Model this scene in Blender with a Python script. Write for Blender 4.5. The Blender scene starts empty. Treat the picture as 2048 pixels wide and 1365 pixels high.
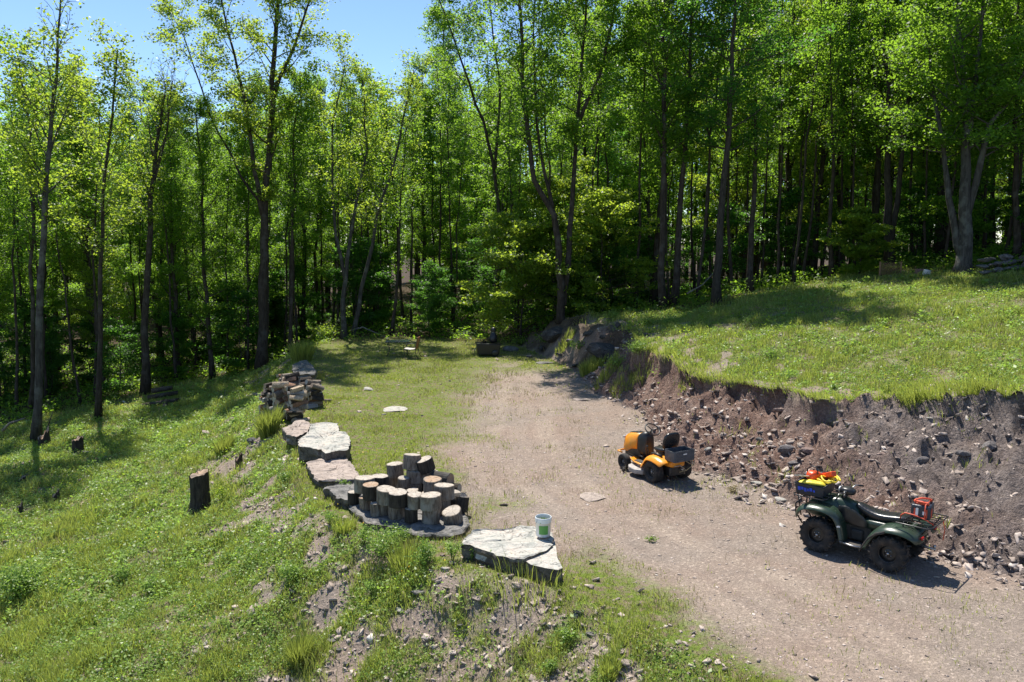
import bpy, bmesh, math, random
import numpy as np
from mathutils import Vector, Matrix, Quaternion
R = math.radians
scene = bpy.context.scene
# ---------------------------------------------------------------- camera
F = 1593.0
CAM_H = 5.6
PITCH = math.atan(212.0 / F)
cam_d = bpy.data.cameras.new('camera'); cam = bpy.data.objects.new('camera', cam_d)
scene.collection.objects.link(cam)
cam.location = (0, 0, CAM_H); cam.rotation_euler = (math.pi / 2 - PITCH, 0, 0)
cam_d.sensor_width = 36; cam_d.lens = 36 * F / 2048
cam_d.clip_start = 0.1; cam_d.clip_end = 3000
scene.camera = cam
# ---------------------------------------------------------------- light
SUN_EL, SUN_AZ = R(62), R(-20)
world = bpy.data.worlds.new('World'); scene.world = world; world.use_nodes = True
wn = world.node_tree.nodes; wl = world.node_tree.links
bg = wn['Background']
sky = wn.new('ShaderNodeTexSky'); sky.sky_type = 'NISHITA'; sky.sun_disc = False
sky.sun_elevation = SUN_EL; sky.sun_rotation = SUN_AZ
sky.altitude = 400; sky.air_density = 0.85; sky.dust_density = 0.0; sky.ozone_density = 4.5
wl.new(sky.outputs[0], bg.inputs[0]); bg.inputs[1].default_value = 0.115
S = Vector((math.sin(SUN_AZ) * math.cos(SUN_EL), math.cos(SUN_AZ) * math.cos(SUN_EL), math.sin(SUN_EL)))
sun_d = bpy.data.lights.new('sun', 'SUN'); sun_d.energy = 5.0; sun_d.angle = R(0.5); sun_d.color = (1.0, 0.95, 0.86)
sun = bpy.data.objects.new('sun', sun_d); scene.collection.objects.link(sun)
sun.rotation_euler = S.to_track_quat('Z', 'Y').to_euler(); sun.location = (-20, 60, 90)
vs = scene.view_settings
vs.view_transform = 'Standard'; vs.look = 'None'; vs.gamma = 1; vs.use_curve_mapping = False; vs.exposure = 0.72
cy = scene.cycles
cy.use_denoising = True; cy.denoiser = 'OPENIMAGEDENOISE'
cy.max_bounces = 9; cy.diffuse_bounces = 6; cy.glossy_bounces = 2; cy.transmission_bounces = 4; cy.transparent_max_bounces = 6
cy.caustics_reflective = False; cy.caustics_refractive = False
cy.sample_clamp_indirect = 6
scene.render.use_persistent_data = False

# ---------------------------------------------------------------- pixel helpers (photo pixels, 2048 wide)
cp, sp = math.cos(PITCH), math.sin(PITCH)
def ray(px, py):
    a = (px - 1024) / F; b = -(py - 682.5) / F
    return Vector((a, cp + b * sp, -sp + b * cp))
def at(px, py, Y):
    d = ray(px, py); t = Y / d.y
    return Vector((d.x * t, Y, CAM_H + d.z * t))
def onz(px, py, z=0.0):
    d = ray(px, py); t = (z - CAM_H) / d.z
    return Vector((d.x * t, d.y * t, z))

# ---------------------------------------------------------------- noise
def _hash(ix, iy, seed):
    n = (ix.astype(np.int64) * 374761393 + iy.astype(np.int64) * 668265263 + seed * 1274126177) & 0x7fffffff
    n = ((n ^ (n >> 13)) * 1274126177) & 0x7fffffff
    return ((n ^ (n >> 16)) & 0xffff) / 65535.0
def vnoise(x, y, seed=0):
    x = np.asarray(x, float); y = np.asarray(y, float)
    ix = np.floor(x); iy = np.floor(y); fx = x - ix; fy = y - iy
    fx = fx * fx * fx * (fx * (fx * 6 - 15) + 10); fy = fy * fy * fy * (fy * (fy * 6 - 15) + 10)
    a = _hash(ix, iy, seed); b = _hash(ix + 1, iy, seed); c = _hash(ix, iy + 1, seed); d = _hash(ix + 1, iy + 1, seed)
    return (a + (b - a) * fx) * (1 - fy) + (c + (d - c) * fx) * fy
def fbm(x, y, s=1.0, o=4, seed=0):
    t = 0; amp = 0.5; tot = 0
    for i in range(o):
        t = t + amp * vnoise(x * s + 17.3 * i, y * s - 9.1 * i, seed + i); tot += amp; amp *= 0.5; s *= 2.03
    return t / tot
def sstep(a, b, x):
    t = np.clip((x - a) / (b - a), 0, 1); return t * t * (3 - 2 * t)

# ---------------------------------------------------------------- terrain
LEFT = [(60, -60), (12, -14), (7.5, 0), (4.6, 6.5)] + [tuple(onz(a, b)[:2]) for a, b in
        ((1470, 1345), (1130, 1185), (915, 1142), (688, 1062), (604, 968), (585, 900), (560, 845), (545, 800), (590, 742), (600, 702))] + [(-9.6, 41), (-12, 60), (-15, 400)]
TOE_Y = [-60, 0, 6, 9.5, 12.6, 13.4, 15.6, 18.4, 21.5, 25, 29, 33, 38, 44, 50, 400]
TOE_X = [40, 15, 12, 10.0, 8.1, 7.3, 5.9, 4.5, 3.8, 3.5, 3.1, 2.5, 1.0, -1.0, -2, -20]
TOP = [(-60, 60, 3.2), (0, 20, 3.0), (8, 15.5, 2.8), (12.5, 12.8, 2.55), (15.5, 11.0, 2.4)]
for a, b, D in ((2048, 795, 16.7), (1850, 805, 17.9), (1700, 795, 19.3), (1560, 775, 21.2), (1400, 755, 23.6), (1310, 712, 26.5), (1262, 668, 31)):
    q = at(a, b, D); TOP.append((q.y, q.x, q.z))
TOP += [(38, 2.6, 1.45), (44, 0.4, 0.7), (50, 0, 0.6), (400, -10, 0.6)]
TOP = np.array(TOP)
LP = np.array(LEFT)
def left_d(x, y):
    best = np.full(np.shape(x), 1e9); sg = np.ones(np.shape(x))
    for i in range(len(LP) - 1):
        ax, ay = LP[i]; bx, by = LP[i + 1]; ux, uy = bx - ax, by - ay; L2 = ux * ux + uy * uy
        t = np.clip(((x - ax) * ux + (y - ay) * uy) / L2, 0, 1)
        dx = x - ax - t * ux; dy = y - ay - t * uy; d = np.hypot(dx, dy)
        s = np.sign(ux * (y - ay) - uy * (x - ax)); m = d < best
        best = np.where(m, d, best); sg = np.where(m, s, sg)
    return best * sg          # positive to the left of the edge (downhill side)
def base_h(x, y):
    x = np.asarray(x, float); y = np.asarray(y, float)
    wob = (fbm(x, y, 0.8, 3, 5) - .5) * 0.8
    ld = left_d(x, y) + wob * .6
    d = np.maximum(ld, 0)
    z = -1.45 * (1 - np.exp(-(d / 2.0) ** 1.3)) - 0.085 * np.minimum(d, 20)
    z = z + 0.02 * np.clip(-ld, 0, 3) * 0
    toe = np.interp(y, TOE_Y, TOE_X) ; tx = np.interp(y, TOP[:, 0], TOP[:, 1]); tz = np.interp(y, TOP[:, 0], TOP[:, 2])
    edge = (fbm(x, y, .5, 3, 31) - .5) * 2.2 + (fbm(x, y, 2.6, 3, 77) - .5) * .35
    rug = sstep(8, 12, y) * (1 - sstep(28, 34, y))
    t = (x + edge * rug - toe) / np.maximum(tx - toe, .5)
    tc = np.clip(t, 0, 1)
    scarp = (0.07 + .19 * sstep(.42, .62, fbm(x, y, .45, 2, 88))) * rug
    prof = (1 - scarp) * (0.75 * tc + 0.25 * tc ** 2) + scarp * sstep(0.88, 0.985, t)
    soft = sstep(0, 1, t)
    prof = prof * rug + soft * (1 - rug)
    lawn = np.maximum(x - tx, 0)
    zl = 0.167 * np.minimum(lawn, 60)
    zb = tz * prof + zl
    back = np.maximum(y - 38, 0)
    zb = zb * np.exp(-back / 60) - 0.02 * np.minimum(back, 60) * (x > 0)
    z = np.where(x > toe, zb, z)
    z = z + 0.0 * x
    return z, ld, t, rug
def masks(x, y):
    z, ld, t, rug = base_h(x, y)
    bank = sstep(-.03, .06, t) * (1 - sstep(.97, 1.0, t)) * sstep(5, 8, y) * (1 - sstep(30, 37, y))
    slope = sstep(-.2, .3, ld)
    lawn = sstep(.965, .99, t)
    return z, ld, t, rug, bank, slope, lawn
def h(x, y):
    x = np.asarray(x, float); y = np.asarray(y, float)
    z, ld, t, rug, bank, slope, lawn = masks(x, y)
    n1 = fbm(x, y, 1.6, 4, 3) - .5
    rid = 1 - np.abs(2 * fbm(x + y * .4, y * .35 - x * .3, 1.7, 3, 12) - 1)
    lump = np.abs(fbm(x, y, 3.2, 3, 9) - .5)
    z = z + bank * rug * (n1 * .46 + (rid - .75) * .30 + lump * .62 + (fbm(x, y, 6.5, 3, 19) - .5) * .26 - .07)
    z = z + (fbm(x, y, .35, 3, 21) - .5) * (.07 + .35 * slope + .25 * lawn) + (fbm(x, y, 2.2, 3, 22) - .5) * (.03 + .16 * slope + .07 * lawn)
    back = sstep(30, 33, y) * (1 - sstep(40, 46, y)) * sstep(.05, .4, t) * (1 - sstep(1.5, 2.2, t))
    z = z + back * (fbm(x, y, .9, 4, 44) - .5) * .9
    return z
def hz(x, y): return float(h(np.array([x]), np.array([y]))[0])
def ground(px, py, d0=7.0):
    d = ray(px, py); Y = np.arange(d0, 140, .04); t = Y / d.y
    zz = CAM_H + d.z * t; hh = h(d.x * t, Y); k = np.argmax(zz <= hh)
    return Vector((d.x * t[k], Y[k], hh[k]))
def grassiness(x, y):
    z, ld, t, rug, bank, slope, lawn = masks(x, y)
    n = fbm(x, y, .55, 4, 50); n2 = fbm(x, y, 1.9, 3, 60)
    toe = np.interp(y, TOE_Y, TOE_X)
    s = (-ld) / np.maximum(toe + np.interp(y, [9, 12.8, 16, 19, 21, 26, 33, 39], [-3, -.8, 3.4, 4.9, 5.7, 7.4, 9, 10.4]), 1)
    cc = np.interp(y, [9, 12, 15, 18, 23, 30, 36, 40], [.10, .13, .22, .36, .52, .68, .80, 1.3])
    pad = .95 * (1 - sstep(cc - .24, cc + .13, s + (n - .5) * .34)) + .13 * sstep(.42, .6, n)
    near = 1 - sstep(9, 12.5, y)
    pad = pad * (1 - near) + near * (.75 * (1 - sstep(.1, 1.3, -ld + (n - .5) * 1.2)) + .08)
    far = sstep(30, 36, y) * (1 - sstep(.1, .5, t)); pad = np.maximum(pad, far * (.5 + .6 * sstep(.40, .55, n)))
    # left slope, with a bare scree area below the slabs
    cx = np.exp(-(((x + .7) / 3.9) ** 4 + ((y - 10.2) / 2.9) ** 4)) * (.35 + .75 * sstep(.35, .6, n2))
    bare = np.maximum(cx, np.exp(-((ld - 1.0) / 1.0) ** 2) * sstep(.47, .6, n2) * .9)
    sl = np.clip(1.1 - 0.95 * bare - .55 * sstep(.58, .70, n2), 0.10, 1)
    lw = np.clip(.97 - .75 * sstep(.50, .64, n2) * (1 - sstep(.5, 3, (x - np.interp(y, TOP[:, 0], TOP[:, 1])) )) - .5 * sstep(.56, .68, n2), .2, 1)
    g = pad * (1 - slope) + sl * slope
    g = g * (1 - sstep(0, .08, t)) + lawn * lw
    g = np.where((t > .97) & (t < 1.06) & (rug > .3), np.maximum(g, .95), g)
    g = np.where((bank > .3) & (t < .96), 0.01 + .3 * (n2 > .72), g)
    back = sstep(29, 33, y) * (1 - sstep(40, 46, y)) * sstep(.05, .3, t) * (1 - sstep(1.2, 1.9, t))
    g = g * (1 - back * .75 * (n2 < .55))
    return np.clip(g, 0, 1)
def rut(x, y):
    z, ld, t, rug, bank, slope, lawn = masks(x, y); toe = np.interp(y, TOE_Y, TOE_X)
    c = toe - np.interp(y, [8, 13, 18, 24, 30, 36], [4.6, 3.4, 3.1, 2.6, 1.9, 1.5]) + (fbm(x, y, .3, 2, 61) - .5) * .8
    r = sum(np.exp(-((x - c - o) / .30) ** 4) for o in (-1.5, 0, ) ) + .7 * sum(np.exp(-((x - c - o) / .25) ** 4) for o in (-.75, -2.3))
    return np.clip(r, 0, 1) * (.35 + .9 * sstep(.35, .6, fbm(x, y, .9, 3, 62)))
# forest edge: depth at which the woods begin, by bearing
FE_PX = [-900, 0, 200, 300, 440, 520, 620, 800, 1000, 1120, 1250, 1430, 1600, 1750, 1930, 2048, 3000]
FE_D = [48, 33.5, 36.5, 40, 40, 41.5, 42, 43, 42, 39, 37, 36, 37.5, 38, 33, 30, 24]
def forest_edge(x, y): return np.interp(1024 + F * x / np.maximum(y, 1), FE_PX, FE_D)

# ---------------------------------------------------------------- node materials
def new_mat(name):
    m = bpy.data.materials.new(name); m.use_nodes = True
    nt = m.node_tree; return m, nt, nt.nodes['Principled BSDF'], nt.nodes['Material Output']
def N(nt, t, **kw):
    n = nt.nodes.new(t)
    for k, v in kw.items(): setattr(n, k, v)
    return n
def noise(nt, vec, scale, detail=4, rough=.55, dist=0):
    n = N(nt, 'ShaderNodeTexNoise'); n.inputs['Scale'].default_value = scale; n.inputs['Detail'].default_value = detail
    n.inputs['Roughness'].default_value = rough; n.inputs['Distortion'].default_value = dist
    nt.links.new(vec, n.inputs['Vector']); return n.outputs['Fac']
def ramp(nt, fac, stops):
    r = N(nt, 'ShaderNodeValToRGB'); nt.links.new(fac, r.inputs[0]); e = r.color_ramp.elements
    while len(e) < len(stops): e.new(0.5)
    for i, (p, c) in enumerate(stops):
        e[i].position = p; e[i].color = (c[0], c[1], c[2], 1) if len(c) > 1 else (c[0],) * 3 + (1,)
    return r.outputs[0]
def mixc(nt, fac, a, b, mode='MIX'):
    m = N(nt, 'ShaderNodeMix', data_type='RGBA', blend_type=mode)
    for sock, v in ((m.inputs[0], fac), (m.inputs[6], a), (m.inputs[7], b)):
        if isinstance(v, (int, float)): sock.default_value = v
        elif isinstance(v, tuple): sock.default_value = (v[0], v[1], v[2], 1)
        else: nt.links.new(v, sock)
    return m.outputs[2]
def mth(nt, op, a, b=0.0, clamp=False):
    m = N(nt, 'ShaderNodeMath', operation=op, use_clamp=clamp)
    for s, v in ((m.inputs[0], a), (m.inputs[1], b)):
        if isinstance(v, (int, float)): s.default_value = v
        else: nt.links.new(v, s)
    return m.outputs[0]
def attr(nt, name):
    a = N(nt, 'ShaderNodeAttribute', attribute_name=name); return a.outputs['Fac']
def bump(nt, bs, hgt, dist, strength=1.0):
    b = N(nt, 'ShaderNodeBump'); b.inputs['Distance'].default_value = dist; b.inputs['Strength'].default_value = strength
    nt.links.new(hgt, b.inputs['Height']); nt.links.new(b.outputs[0], bs.inputs['Normal'])
def tc(nt, which='Object'):
    t = N(nt, 'ShaderNodeTexCoord'); return t.outputs[which]
def mapping(nt, vec, scale):
    m = N(nt, 'ShaderNodeMapping'); m.inputs['Scale'].default_value = scale; nt.links.new(vec, m.inputs[0]); return m.outputs[0]

def paint(name, c, rough=.5, metal=0, var=.25, scale=9, bmp=0.002, spec=.5, dirt=None):
    m, nt, bs, out = new_mat(name); v = tc(nt)
    n1 = noise(nt, v, scale, 5); n2 = noise(nt, v, scale * 6, 3)
    lo = tuple(x * (1 - var) for x in c); hi = tuple(min(1, x * (1 + var)) for x in c)
    col = ramp(nt, n1, [(.3, lo), (.7, hi)])
    if dirt:
        f = ramp(nt, noise(nt, v, scale * .6, 6, .65), [(.48, (0,)), (.68, (.75,))])
        col = mixc(nt, f, col, dirt)
    nt.links.new(col, bs.inputs['Base Color'])
    bs.inputs['Metallic'].default_value = metal; bs.inputs['Specular IOR Level'].default_value = spec
    rr = ramp(nt, n1, [(.3, (max(0, rough - .1),)), (.7, (min(1, rough + .12),))]); nt.links.new(rr, bs.inputs['Roughness'])
    bump(nt, bs, n2, bmp)
    return m
def leaf_mat(name, dark, light, trans, tfac=.45, rough=.45):
    m, nt, bs, out = new_mat(name)
    oi = N(nt, 'ShaderNodeObjectInfo'); a = attr(nt, 'v')
    f = mth(nt, 'ADD', mth(nt, 'MULTIPLY', a, .75), mth(nt, 'MULTIPLY', oi.outputs['Random'], .25))
    col = ramp(nt, f, [(0.05, dark), (.9, light)])
    nt.links.new(col, bs.inputs['Base Color']); bs.inputs['Roughness'].default_value = rough
    bs.inputs['Specular IOR Level'].default_value = .35
    tr = N(nt, 'ShaderNodeBsdfTranslucent')
    tcol = ramp(nt, f, [(0.05, tuple(x * .75 for x in trans)), (.9, tuple(min(1, x * 1.2) for x in trans))])
    nt.links.new(tcol, tr.inputs[0])
    mx = N(nt, 'ShaderNodeMixShader'); mx.inputs[0].default_value = tfac
    nt.links.new(bs.outputs[0], mx.inputs[1]); nt.links.new(tr.outputs[0], mx.inputs[2]); nt.links.new(mx.outputs[0], out.inputs[0])
    return m

M = {}
M['leaf'] = leaf_mat('maple_leaf', (.036, .105, .016), (.10, .175, .028), (.33, .55, .04), .57)
M['leaf_y'] = leaf_mat('young_leaf', (.055, .125, .018), (.125, .20, .035), (.46, .60, .05), .57)
M['leaf_d'] = leaf_mat('dark_leaf', (.018, .05, .013), (.045, .11, .022), (.18, .42, .04), .52)
M['leaf_r'] = leaf_mat('bud_leaf', (.10, .075, .03), (.16, .15, .05), (.35, .30, .08), .4)
M['grass'] = leaf_mat('grass_blade', (.13, .17, .035), (.37, .39, .11), (.46, .54, .09), .42, .5)
M['weed'] = leaf_mat('weed_leaf', (.09, .17, .035), (.28, .38, .09), (.36, .56, .08), .42, .42)
M['straw'] = leaf_mat('dry_grass', (.22, .17, .08), (.42, .34, .18), (.35, .3, .15), .3, .6)

def bark_mat(name, c1, c2, sc=1.0, lichen=None):
    m, nt, bs, out = new_mat(name); v = tc(nt)
    vv = mapping(nt, v, (14 * sc, 14 * sc, 2.2 * sc))
    a = noise(nt, vv, 1.0, 6, .65, .6); b = noise(nt, v, 1.1, 4)
    col = ramp(nt, a, [(.32, c1), (.66, c2)])
    if lichen:
        f = ramp(nt, noise(nt, v, 2.6, 5, .6), [(.5, (0,)), (.62, (.7,))]); col = mixc(nt, f, col, lichen)
    nt.links.new(col, bs.inputs['Base Color']); bs.inputs['Roughness'].default_value = .9; bs.inputs['Specular IOR Level'].default_value = .2
    bump(nt, bs, a, .03)
    return m
M['bark'] = bark_mat('bark', (.018, .014, .011), (.07, .054, .042), 1, (.085, .075, .065))
M['bark_g'] = bark_mat('grey_bark', (.026, .023, .021), (.09, .082, .074), 1, (.125, .125, .112))
M['bark_log'] = bark_mat('log_bark', (.075, .058, .044), (.31, .255, .20), 2.2, (.34, .32, .28))
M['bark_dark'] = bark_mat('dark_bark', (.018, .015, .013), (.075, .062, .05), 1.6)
M['twig'] = bark_mat('twig_bark', (.10, .09, .08), (.24, .22, .2), 1)

def wood_cut(name, c1, c2):
    m, nt, bs, out = new_mat(name); v = tc(nt)
    w = N(nt, 'ShaderNodeTexWave', wave_type='RINGS', rings_direction='Z'); w.inputs['Scale'].default_value = 14
    w.inputs['Distortion'].default_value = 2.5; w.inputs['Detail'].default_value = 3; nt.links.new(v, w.inputs['Vector'])
    n = noise(nt, v, 9, 5)
    col = mixc(nt, .35, ramp(nt, n, [(.3, c1), (.7, c2)]), ramp(nt, w.outputs['Fac'], [(0, c1), (1, c2)]))
    gr_ = N(nt, 'ShaderNodeTexGradient', gradient_type='RADIAL'); nt.links.new(v, gr_.inputs[0]); oi = N(nt, 'ShaderNodeObjectInfo')
    aa = mth(nt, 'ADD', mth(nt, 'MULTIPLY', gr_.outputs['Fac'], 5.0), mth(nt, 'ADD', mth(nt, 'MULTIPLY', n, .35), oi.outputs['Random'])); fr_ = mth(nt, 'ABSOLUTE', mth(nt, 'SUBTRACT', mth(nt, 'FRACT', aa), .5))
    col = mixc(nt, .8, col, ramp(nt, fr_, [(0, (.2,)), (.03, (.45,)), (.06, (1,))]), 'MULTIPLY')
    st_ = ramp(nt, noise(nt, v, 5, 4), [(.42, (0,)), (.62, (.6,))]); col = mixc(nt, st_, col, (.20, .18, .16))
    nt.links.new(col, bs.inputs['Base Color']); bs.inputs['Roughness'].default_value = .85
    bump(nt, bs, w.outputs['Fac'], .003)
    return m
M['cut'] = wood_cut('cut_wood', (.27, .22, .17), (.58, .52, .44))
M['cut_b'] = wood_cut('brown_cut_wood', (.22, .13, .075), (.5, .36, .24))
M['split'] = bark_mat('split_wood', (.24, .17, .11), (.62, .50, .36), 2.5)
M['split_g'] = bark_mat('weathered_wood', (.17, .15, .13), (.52, .49, .45), 2.5)
M['split_r'] = bark_mat('red_wood', (.14, .075, .045), (.38, .23, .15), 2.5)

def rock_mat(name, c1, c2, c3, lay=3.0, bd=.03):
    m, nt, bs, out = new_mat(name); v = tc(nt)
    a = noise(nt, v, 3.1, 9, .68, .8); s = noise(nt, mapping(nt, v, (1.5, 2.5, 14)), lay, 6, .6, .8); c = noise(nt, v, 22, 5, .6)
    col = ramp(nt, a, [(.32, c1), (.5, c2), (.68, c3)])
    dk = ramp(nt, s, [(.36, (.55,)), (.47, (1,))]); col = mixc(nt, .65, col, dk, 'MULTIPLY')
    sp_ = ramp(nt, c, [(.3, (.7,)), (.6, (1.08,))]); col = mixc(nt, .8, col, sp_, 'MULTIPLY')
    vor = N(nt, 'ShaderNodeTexVoronoi', feature='DISTANCE_TO_EDGE'); vor.inputs['Scale'].default_value = 1.6
    wv = N(nt, 'ShaderNodeVectorMath', operation='ADD'); nt.links.new(mapping(nt, v, (1, 2.2, 1)), wv.inputs[0])
    nz = N(nt, 'ShaderNodeTexNoise'); nz.inputs['Scale'].default_value = 3; nz.inputs['Detail'].default_value = 6; nt.links.new(v, nz.inputs['Vector']); nt.links.new(nz.outputs['Color'], wv.inputs[1])
    nt.links.new(wv.outputs[0], vor.inputs['Vector']); crk = ramp(nt, vor.outputs['Distance'], [(0, (.25,)), (.018, (.6,)), (.035, (1,))])
    col = mixc(nt, .8, col, crk, 'MULTIPLY')
    nt.links.new(col, bs.inputs['Base Color']); bs.inputs['Roughness'].default_value = .88; bs.inputs['Specular IOR Level'].default_value = .25
    hh = mth(nt, 'ADD', mth(nt, 'MULTIPLY', a, .8), mth(nt, 'ADD', mth(nt, 'MULTIPLY', s, .5), mth(nt, 'MULTIPLY', c, .25)))
    bump(nt, bs, hh, bd)
    return m
M['slab'] = rock_mat('pale_bluestone', (.27, .28, .25), (.44, .42, .37), (.52, .44, .37))
M['slab_side'] = rock_mat('shaded_dark_stone_edge', (.07, .06, .05), (.14, .12, .10), (.24, .21, .18), 6)  # dark brown stone, with the backlit shade of the sides put into its colour
M['slab_p'] = rock_mat('pinkish_bluestone', (.27, .215, .18), (.37, .305, .26), (.43, .35, .30))
M['slab_g'] = rock_mat('grey_bluestone', (.09, .088, .082), (.18, .172, .16), (.28, .26, .24), 5)
M['rock_r'] = rock_mat('red_shale', (.17, .12, .10), (.28, .20, .17), (.40, .31, .26))
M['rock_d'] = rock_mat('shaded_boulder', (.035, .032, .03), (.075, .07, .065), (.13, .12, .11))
M['rock_k'] = rock_mat('dark_fieldstone', (.10, .09, .088), (.17, .152, .148), (.27, .24, .225))

def stone_mat():
    m, nt, bs, out = new_mat('loose_stone'); a = attr(nt, 'v'); v = tc(nt)
    col = ramp(nt, a, [(0, (.20, .16, .14)), (.4, (.33, .27, .23)), (.75, (.47, .39, .34)), (1, (.62, .56, .50))])
    col = mixc(nt, .7, col, ramp(nt, noise(nt, v, 30, 4), [(.3, (.7,)), (.65, (1.1,))]), 'MULTIPLY')
    nt.links.new(col, bs.inputs['Base Color']); bs.inputs['Roughness'].default_value = .9; bs.inputs['Specular IOR Level'].default_value = .2
    return m
M['stone'] = stone_mat()

def ground_mat():
    m, nt, bs, out = new_mat('ground'); v = tc(nt)
    g = attr(nt, 'grass'); bk = attr(nt, 'bank'); gy = attr(nt, 'grey'); litter_shade = attr(nt, 'forest')
    big = noise(nt, v, .35, 5, .6); mid = noise(nt, v, 2.4, 6, .65); fine = noise(nt, v, 16, 5, .7); tiny = noise(nt, v, 55, 3, .6)
    vo = N(nt, 'ShaderNodeTexVoronoi'); vo.inputs['Scale'].default_value = 26; nt.links.new(v, vo.inputs['Vector'])
    sepc = N(nt, 'ShaderNodeSeparateColor'); nt.links.new(vo.outputs['Color'], sepc.inputs[0]); peb = sepc.outputs[0]
    vo2 = N(nt, 'ShaderNodeTexVoronoi'); vo2.inputs['Scale'].default_value = 60; nt.links.new(v, vo2.inputs['Vector'])
    sep2 = N(nt, 'ShaderNodeSeparateColor'); nt.links.new(vo2.outputs['Color'], sep2.inputs[0]); peb2 = sep2.outputs[0]
    gravel = ramp(nt, mid, [(.25, (.215, .174, .143)), (.5, (.272, .222, .184)), (.78, (.315, .254, .208))])
    gravel = mixc(nt, ramp(nt, big, [(.42, (0,)), (.62, (.55,))]), gravel, (.285, .202, .155))
    gravel = mixc(nt, mth(nt, 'MULTIPLY', attr(nt, 'rut'), .5), gravel, ramp(nt, fine, [(.3, (.30, .24, .19)), (.7, (.40, .325, .26))]))
    gravel = mixc(nt, .55, gravel, ramp(nt, peb, [(0, (.78,)), (.6, (1,)), (.88, (1.12,)), (.92, (1.6,))]), 'MULTIPLY')
    gravel = mixc(nt, .5, gravel, ramp(nt, peb2, [(0, (.75,)), (.7, (1.02,)), (1, (1.6,))]), 'MULTIPLY')
    bankr = ramp(nt, mid, [(.28, (.145, .085, .066)), (.5, (.25, .165, .132)), (.75, (.33, .24, .195))])
    bankg = ramp(nt, mid, [(.28, (.13, .102, .092)), (.5, (.22, .180, .163)), (.75, (.31, .26, .235))])
    bank = mixc(nt, gy, bankr, bankg)
    bank = mixc(nt, .6, bank, ramp(nt, peb, [(0, (.6,)), (.6, (1,)), (.9, (1.5,))]), 'MULTIPLY')
    soil = ramp(nt, mid, [(.3, (.14, .10, .07)), (.7, (.27, .21, .155))])
    turf = ramp(nt, fine, [(.3, (.085, .125, .02)), (.7, (.19, .25, .045))])
    soil = mixc(nt, ramp(nt, noise(nt, v, 6, 5, .65), [(.4, (0,)), (.55, (1,))]), soil, turf)
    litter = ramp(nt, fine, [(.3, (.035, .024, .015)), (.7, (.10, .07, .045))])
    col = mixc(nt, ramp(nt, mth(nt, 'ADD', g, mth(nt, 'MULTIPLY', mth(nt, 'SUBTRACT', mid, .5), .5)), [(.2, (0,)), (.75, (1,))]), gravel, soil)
    col = mixc(nt, bk, col, bank); col = mixc(nt, litter_shade, col, litter)  # litter colour on the woods floor, and as painted tree shade on the far bank
    col = mixc(nt, .45, col, ramp(nt, tiny, [(.3, (.6,)), (.65, (1.2,))]), 'MULTIPLY')
    nt.links.new(col, bs.inputs['Base Color']); bs.inputs['Roughness'].default_value = .95; bs.inputs['Specular IOR Level'].default_value = .15
    hh = mth(nt, 'ADD', mth(nt, 'MULTIPLY', fine, .7), mth(nt, 'ADD', mth(nt, 'MULTIPLY', peb, .25), mth(nt, 'MULTIPLY', mth(nt, 'ADD', mid, mth(nt, 'MULTIPLY', fine, .6)), mth(nt, 'MULTIPLY', bk, 3.2))))
    hh = mth(nt, 'ADD', hh, mth(nt, 'MULTIPLY', peb2, .12))
    bump(nt, bs, hh, .05)
    return m
M['ground'] = ground_mat()

# ---------------------------------------------------------------- object helpers
COL = scene.collection
def tag(o, label=None, cat=None, group=None, kind=None):
    if label: o['label'] = label
    if cat: o['category'] = cat
    if group: o['group'] = group
    if kind: o['kind'] = kind
    return o
def empty(name, loc, rz=0, label=None, cat=None, group=None):
    o = bpy.data.objects.new(name, None); COL.objects.link(o); o.location = loc; o.rotation_euler = (0, 0, rz); o.empty_display_size = .2
    return tag(o, label, cat, group)
def link(name, me, mats, parent=None):
    o = bpy.data.objects.new(name, me); COL.objects.link(o)
    for m in (mats if isinstance(mats, (list, tuple)) else [mats]): me.materials.append(M[m] if isinstance(m, str) else m)
    if parent: o.parent = parent
    return o
def arr_mesh(name, verts, faces, attrs=None, smooth=False):
    me = bpy.data.meshes.new(name); verts = np.asarray(verts, np.float32); faces = np.asarray(faces, np.int32)
    me.vertices.add(len(verts)); me.vertices.foreach_set('co', verts.ravel())
    k = faces.shape[1]; n = len(faces)
    me.loops.add(n * k); me.loops.foreach_set('vertex_index', faces.ravel())
    me.polygons.add(n); me.polygons.foreach_set('loop_start', np.arange(0, n * k, k, dtype=np.int32))
    if smooth: me.polygons.foreach_set('use_smooth', np.ones(n, bool))
    for a, d in (attrs or {}).items():
        at_ = me.attributes.new(a, 'FLOAT', 'POINT'); at_.data.foreach_set('value', np.asarray(d, np.float32))
    me.update(calc_edges=True); return me

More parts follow.
